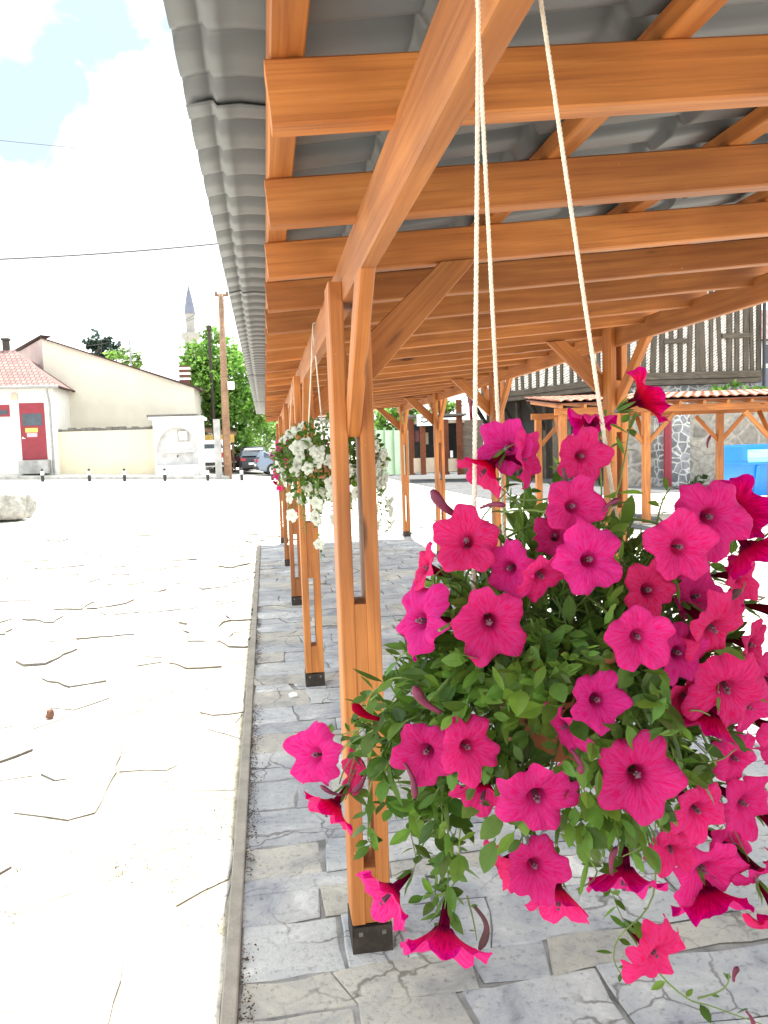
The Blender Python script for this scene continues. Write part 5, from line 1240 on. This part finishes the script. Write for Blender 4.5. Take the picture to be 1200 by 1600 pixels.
b = MB(); b.prism([pp(-.08, EZ+.115, -.14), pp(lnP, EZ+.115, -.14), pp(lnP, EZ+.345, 2.62), pp(-.08, EZ+.345, 2.62)], (0, 0, .02)); part(b, 'boarding', 'redwood', pv, fix=True)
b = MB(); n = int((lnP+.1)/.025); 
def tz(u): return .032*abs(sin(pi*u/.17))
for i in range(n):
    u0, u1 = -.1+i*.025, -.1+(i+1)*.025
    for j in range(7):
        o0_, o1_ = -.2+j*.41, -.2+(j+1)*.41+.03; z0 = EZ+.142+.085*(o0_+.2)+.016; z1 = EZ+.142+.085*(o1_+.2)
        b.face([pp(u0, z0+tz(u0), o0_), pp(u1, z0+tz(u1), o0_), pp(u1, z1+tz(u1), o1_), pp(u0, z1+tz(u0), o1_)])
o = part(b, 'roof_tiles', 'claytile', pv) if 'claytile' in M else None
if o is None:
    M['claytile'] = plain('curved_clay_tile', (.44, .20, .14), .85, 0, .4, 7, .3); o = part(b, 'roof_tiles', 'claytile', pv)
md = o.modifiers.new('s', 'SOLIDIFY'); md.thickness = .014; md.offset = 1

# blue container
dC = 17.9; cA = atd(1160, 785, dC); cB = atd(1300, 780, dC); zt = atd(1116, 697, dC).z; zb0 = max(.10, cA.z)
w_ = (cB-cA).dot(tP); ct = thing('waste_container', 'big bright blue metal waste container beside the pavilion', 'container', (cA.x, cA.y, 0)); A0 = Vector((cA.x, cA.y, 0))
def cp(u, o, z): return A0+tP*u+nP*o+Vector((0, 0, z))
b = MB(); zl = zb0+(zt-zb0)*.62
def loft(b, q0, q1):
    k = len(b.v); b.v += [tuple(v) for v in q0+q1]; n = len(q0)
    for i in range(n): j = (i+1) % n; b.f.append((k+i, k+j, k+n+j, k+n+i)); b.mi.append(0); b.col.append(None)
    b.f.append(tuple(k+i for i in range(n))[::-1]); b.f.append(tuple(k+n+i for i in range(n))); b.mi += [0, 0]; b.col += [None, None]
loft(b, [cp(.12, .15, zb0+.02), cp(w_-.12, .15, zb0+.02), cp(w_-.12, 1.15, zb0+.02), cp(.12, 1.15, zb0+.02)], [cp(.02, .0, zl), cp(w_-.02, .0, zl), cp(w_-.02, 1.3, zl), cp(.02, 1.3, zl)])
for i in range(5):
    u = .35+i*(w_-.7)/4; loft(b, [cp(u-.04, .10, zb0+.05), cp(u+.04, .10, zb0+.05), cp(u+.04, .2, zb0+.05), cp(u-.04, .2, zb0+.05)], [cp(u-.04, -.05, zl-.02), cp(u+.04, -.05, zl-.02), cp(u+.04, .06, zl-.02), cp(u-.04, .06, zl-.02)])
part(b, 'body', 'bluepaint', ct, fix=True)
b = MB(); b.prism([cp(-.02, -.04, zl+.003), cp(w_+.02, -.04, zl+.003), cp(w_+.02, 1.34, zl+.003), cp(-.02, 1.34, zl+.003)], (0, 0, .06)); part(b, 'rim', 'bluepaint', ct, fix=True)
b = MB(); prf = [(0, 0), (.12, .10), (.45, .22), (.9, .27), (1.25, .25)]
for i in range(len(prf)-1):
    (o0_, z0), (o1_, z1) = prf[i], prf[i+1]; b.face([cp(.14, o0_, zl+.065+z0), cp(w_-.02, o0_, zl+.065+z0), cp(w_-.02, o1_, zl+.065+z1), cp(.14, o1_, zl+.065+z1)])
o = part(b, 'lid', 'bluelit', ct); md = o.modifiers.new('s', 'SOLIDIFY'); md.thickness = .03
b = MB(); b.prism([cp(.0, 1.26, zl+.065), cp(w_, 1.26, zl+.065), cp(w_, 1.32, zl+.065), cp(0, 1.32, zl+.065)], (0, 0, max(.1, zt-zl-.065))); b.prism([cp(0, 0, zl+.065), cp(.12, 0, zl+.065), cp(.12, 1.255, zl+.065), cp(0, 1.255, zl+.065)], (0, 0, max(.1, zt-zl-.1))); part(b, 'lid_hood', 'bluepaint', ct, fix=True)
for u in (.3, w_-.3):
    for o_ in (.3, 1.0):
        b = MB(); b.lathe([(.03, -.04), (.1, -.04), (.1, .04), (.03, .04)], 14); w = b.mesh('wheel', M['tyre'], False)
        q = cp(u, o_, max(.06, zb0-.06))-A0; link('wheel', w, ct, Matrix.Translation(q) @ Matrix.Rotation(pi/2, 4, 'Y'))

# stalls at the back, seen between the right hand posts
dS = 30.0
def sp_(px, py, o=0): return atd(px, py, dS)+nP*o
st_ = thing('market_stall', 'dark wooden market stall with pale counters and a round emblem sign', 'stall', sp_(685, 742)); 
def sbox(name, x0, y0, x1, y1, o0_, o1_, mat, par=None):
    a = sp_(x0, y1); c = sp_(x1, y0); z0 = min(a.z, c.z); z1 = max(a.z, c.z); q = [Vector((a.x, a.y, z0))+nP*o0_, Vector((c.x, c.y, z0))+nP*o0_, Vector((c.x, c.y, z0))+nP*o1_, Vector((a.x, a.y, z0))+nP*o1_]
    b = MB(); b.prism(q, (0, 0, z1-z0)); return part(b, name, mat, par or st_, fix=True)
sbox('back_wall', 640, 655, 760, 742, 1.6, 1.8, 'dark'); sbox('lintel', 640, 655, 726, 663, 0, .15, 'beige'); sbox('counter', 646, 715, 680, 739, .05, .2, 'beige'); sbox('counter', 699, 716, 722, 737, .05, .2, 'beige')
sbox('roof', 636, 646, 728, 652, -.3, 2, 'coping')
for px in (643, 661, 691, 718, 697): sbox('post', px-3, 625 if px == 718 else 655, px+3, 742, -.08, .06, 'redwood')
sbox('plank_wall', 724, 655, 756, 742, .3, .45, 'plank')
for i in range(4): sbox('hanging_goods', 650+i*15, 672+3*(i % 2), 656+i*15, 690+4*(i % 3), .8, .9, ['carred', 'beige', 'pinkwall', 'plank'][i])
sbox('bottle', 704, 704, 708, 715, .1, .2, 'pvc')
sg = thing('emblem_sign', 'white square sign with a dark curved smiling emblem above the stall', 'sign', sp_(661, 660, -.25))
sbox('panel', 651, 647, 674, 666, -.3, -.25, 'signwhite', sg)
c = sp_(662, 656, -.31)
b = MB()
def arc(cz, r, t0, t1, th): 
    for i in range(10):
        a0_, a1_ = t0+(t1-t0)*i/10, t0+(t1-t0)*(i+1)/10
        P = lambda t, rr: c+tP*(rr*cos(t))+Vector((0, 0, cz+rr*.75*sin(t)))
        b.prism([P(a0_, r-th), P(a1_, r-th), P(a1_, r+th), P(a0_, r+th)], nP*.012)
arc(.03, .17, radians(200), radians(340), .028); arc(-.03, .19, radians(25), radians(155), .022); arc(.0, .09, radians(30), radians(150), .02)
part(b, 'emblem', 'black', sg, fix=True)
fn = thing('panel_fence', 'pale mint green panel fence with darker green posts behind the pergola', 'fence', sp_(612, 742))
for i in range(6): sbox('panel', 560+i*14.2, 672, 573.4+i*14.2, 742, .1, .16, 'mint', fn)
for i in range(7): sbox('post', 558.6+i*14.2, 668, 560.4+i*14.2, 742, .02, .1, 'minthi', fn)

# ------------------------------------------------------------------ light
w = bpy.data.worlds.new('World'); SC.world = w; w.use_nodes = True; nt = w.node_tree; bg = nt.nodes['Background']
SUN_EL = radians(69); KX = -.04   # sun ahead of the camera, high
sv = Vector((KX*tan(SUN_EL)*-1*1.0, 1, tan(SUN_EL))).normalized()
rot = atan2(sv.x, sv.y)
sky = nd(nt, 'ShaderNodeTexSky'); sky.sky_type = 'NISHITA'; sky.sun_disc = False; sky.sun_elevation = math.asin(sv.z); sky.sun_rotation = rot; sky.dust_density = 1.5; sky.air_density = 1.0
tc = nd(nt, 'ShaderNodeTexCoord'); n = nd(nt, 'ShaderNodeTexNoise', Scale=6.0, Detail=8, Roughness=.6, Distortion=.4); L(nt, tc.outputs['Generated'], n.inputs['Vector'])
hole = None
for (hx, hy, hr_) in ((180, 50, .165), (15, 185, .125), (100, 125, .08), (-500, 200, .25), (900, -900, .3)):   # gaps of blue between the clouds
    d = ray(hx, hy).normalized(); ds = nd(nt, 'ShaderNodeVectorMath', operation='DISTANCE'); L(nt, tc.outputs['Generated'], ds.inputs[0]); ds.inputs[1].default_value = d
    mr = nd(nt, 'ShaderNodeMapRange'); L(nt, ds.outputs['Value'], mr.inputs[0]); mr.inputs[1].default_value = 0; mr.inputs[2].default_value = hr_; mr.inputs[3].default_value = 1; mr.inputs[4].default_value = 0
    if hole is None: hole = mr.outputs[0]
    else:
        m_ = nd(nt, 'ShaderNodeMath', operation='MAXIMUM'); L(nt, hole, m_.inputs[0]); L(nt, mr.outputs[0], m_.inputs[1]); hole = m_.outputs[0]
ad = nd(nt, 'ShaderNodeMath', operation='MULTIPLY_ADD'); L(nt, n.outputs['Fac'], ad.inputs[0]); ad.inputs[1].default_value = -2.2; L(nt, hole, ad.inputs[2])
cr = ramp(nt, ad.outputs[0], [(0, (0, 0, 0)), (1, (1, 1, 1))]); cr.color_ramp.elements[0].position = .0
mr = nd(nt, 'ShaderNodeMapRange'); L(nt, ad.outputs[0], mr.inputs[0]); mr.inputs[1].default_value = -1.0; mr.inputs[2].default_value = -.42; mr.inputs[3].default_value = 0; mr.inputs[4].default_value = .82
mx = mixc(nt, mr.outputs[0], (16, 16, 16.3), sky.outputs[0]); mx = mixc(nt, 1.0, mx, (.95, 1.03, 1.03), 'MULTIPLY'); L(nt, mx, bg.inputs['Color']); bg.inputs['Strength'].default_value = .06
sl = bpy.data.lights.new('sun', 'SUN'); sl.energy = 4.8; sl.angle = radians(.53); sl.color = (1, .96, .89); so = bpy.data.objects.new('sun', sl); COL.objects.link(so)
so.rotation_euler = (-sv).to_track_quat('-Z', 'Y').to_euler()
SC.view_settings.view_transform = 'Standard'; SC.view_settings.look = 'None'; SC.view_settings.exposure = 1.45; SC.view_settings.gamma = 1
SC.cycles.max_bounces = 10; SC.cycles.diffuse_bounces = 6; SC.cycles.transmission_bounces = 4; SC.cycles.sample_clamp_indirect = 8
SC.cycles.use_denoising = True
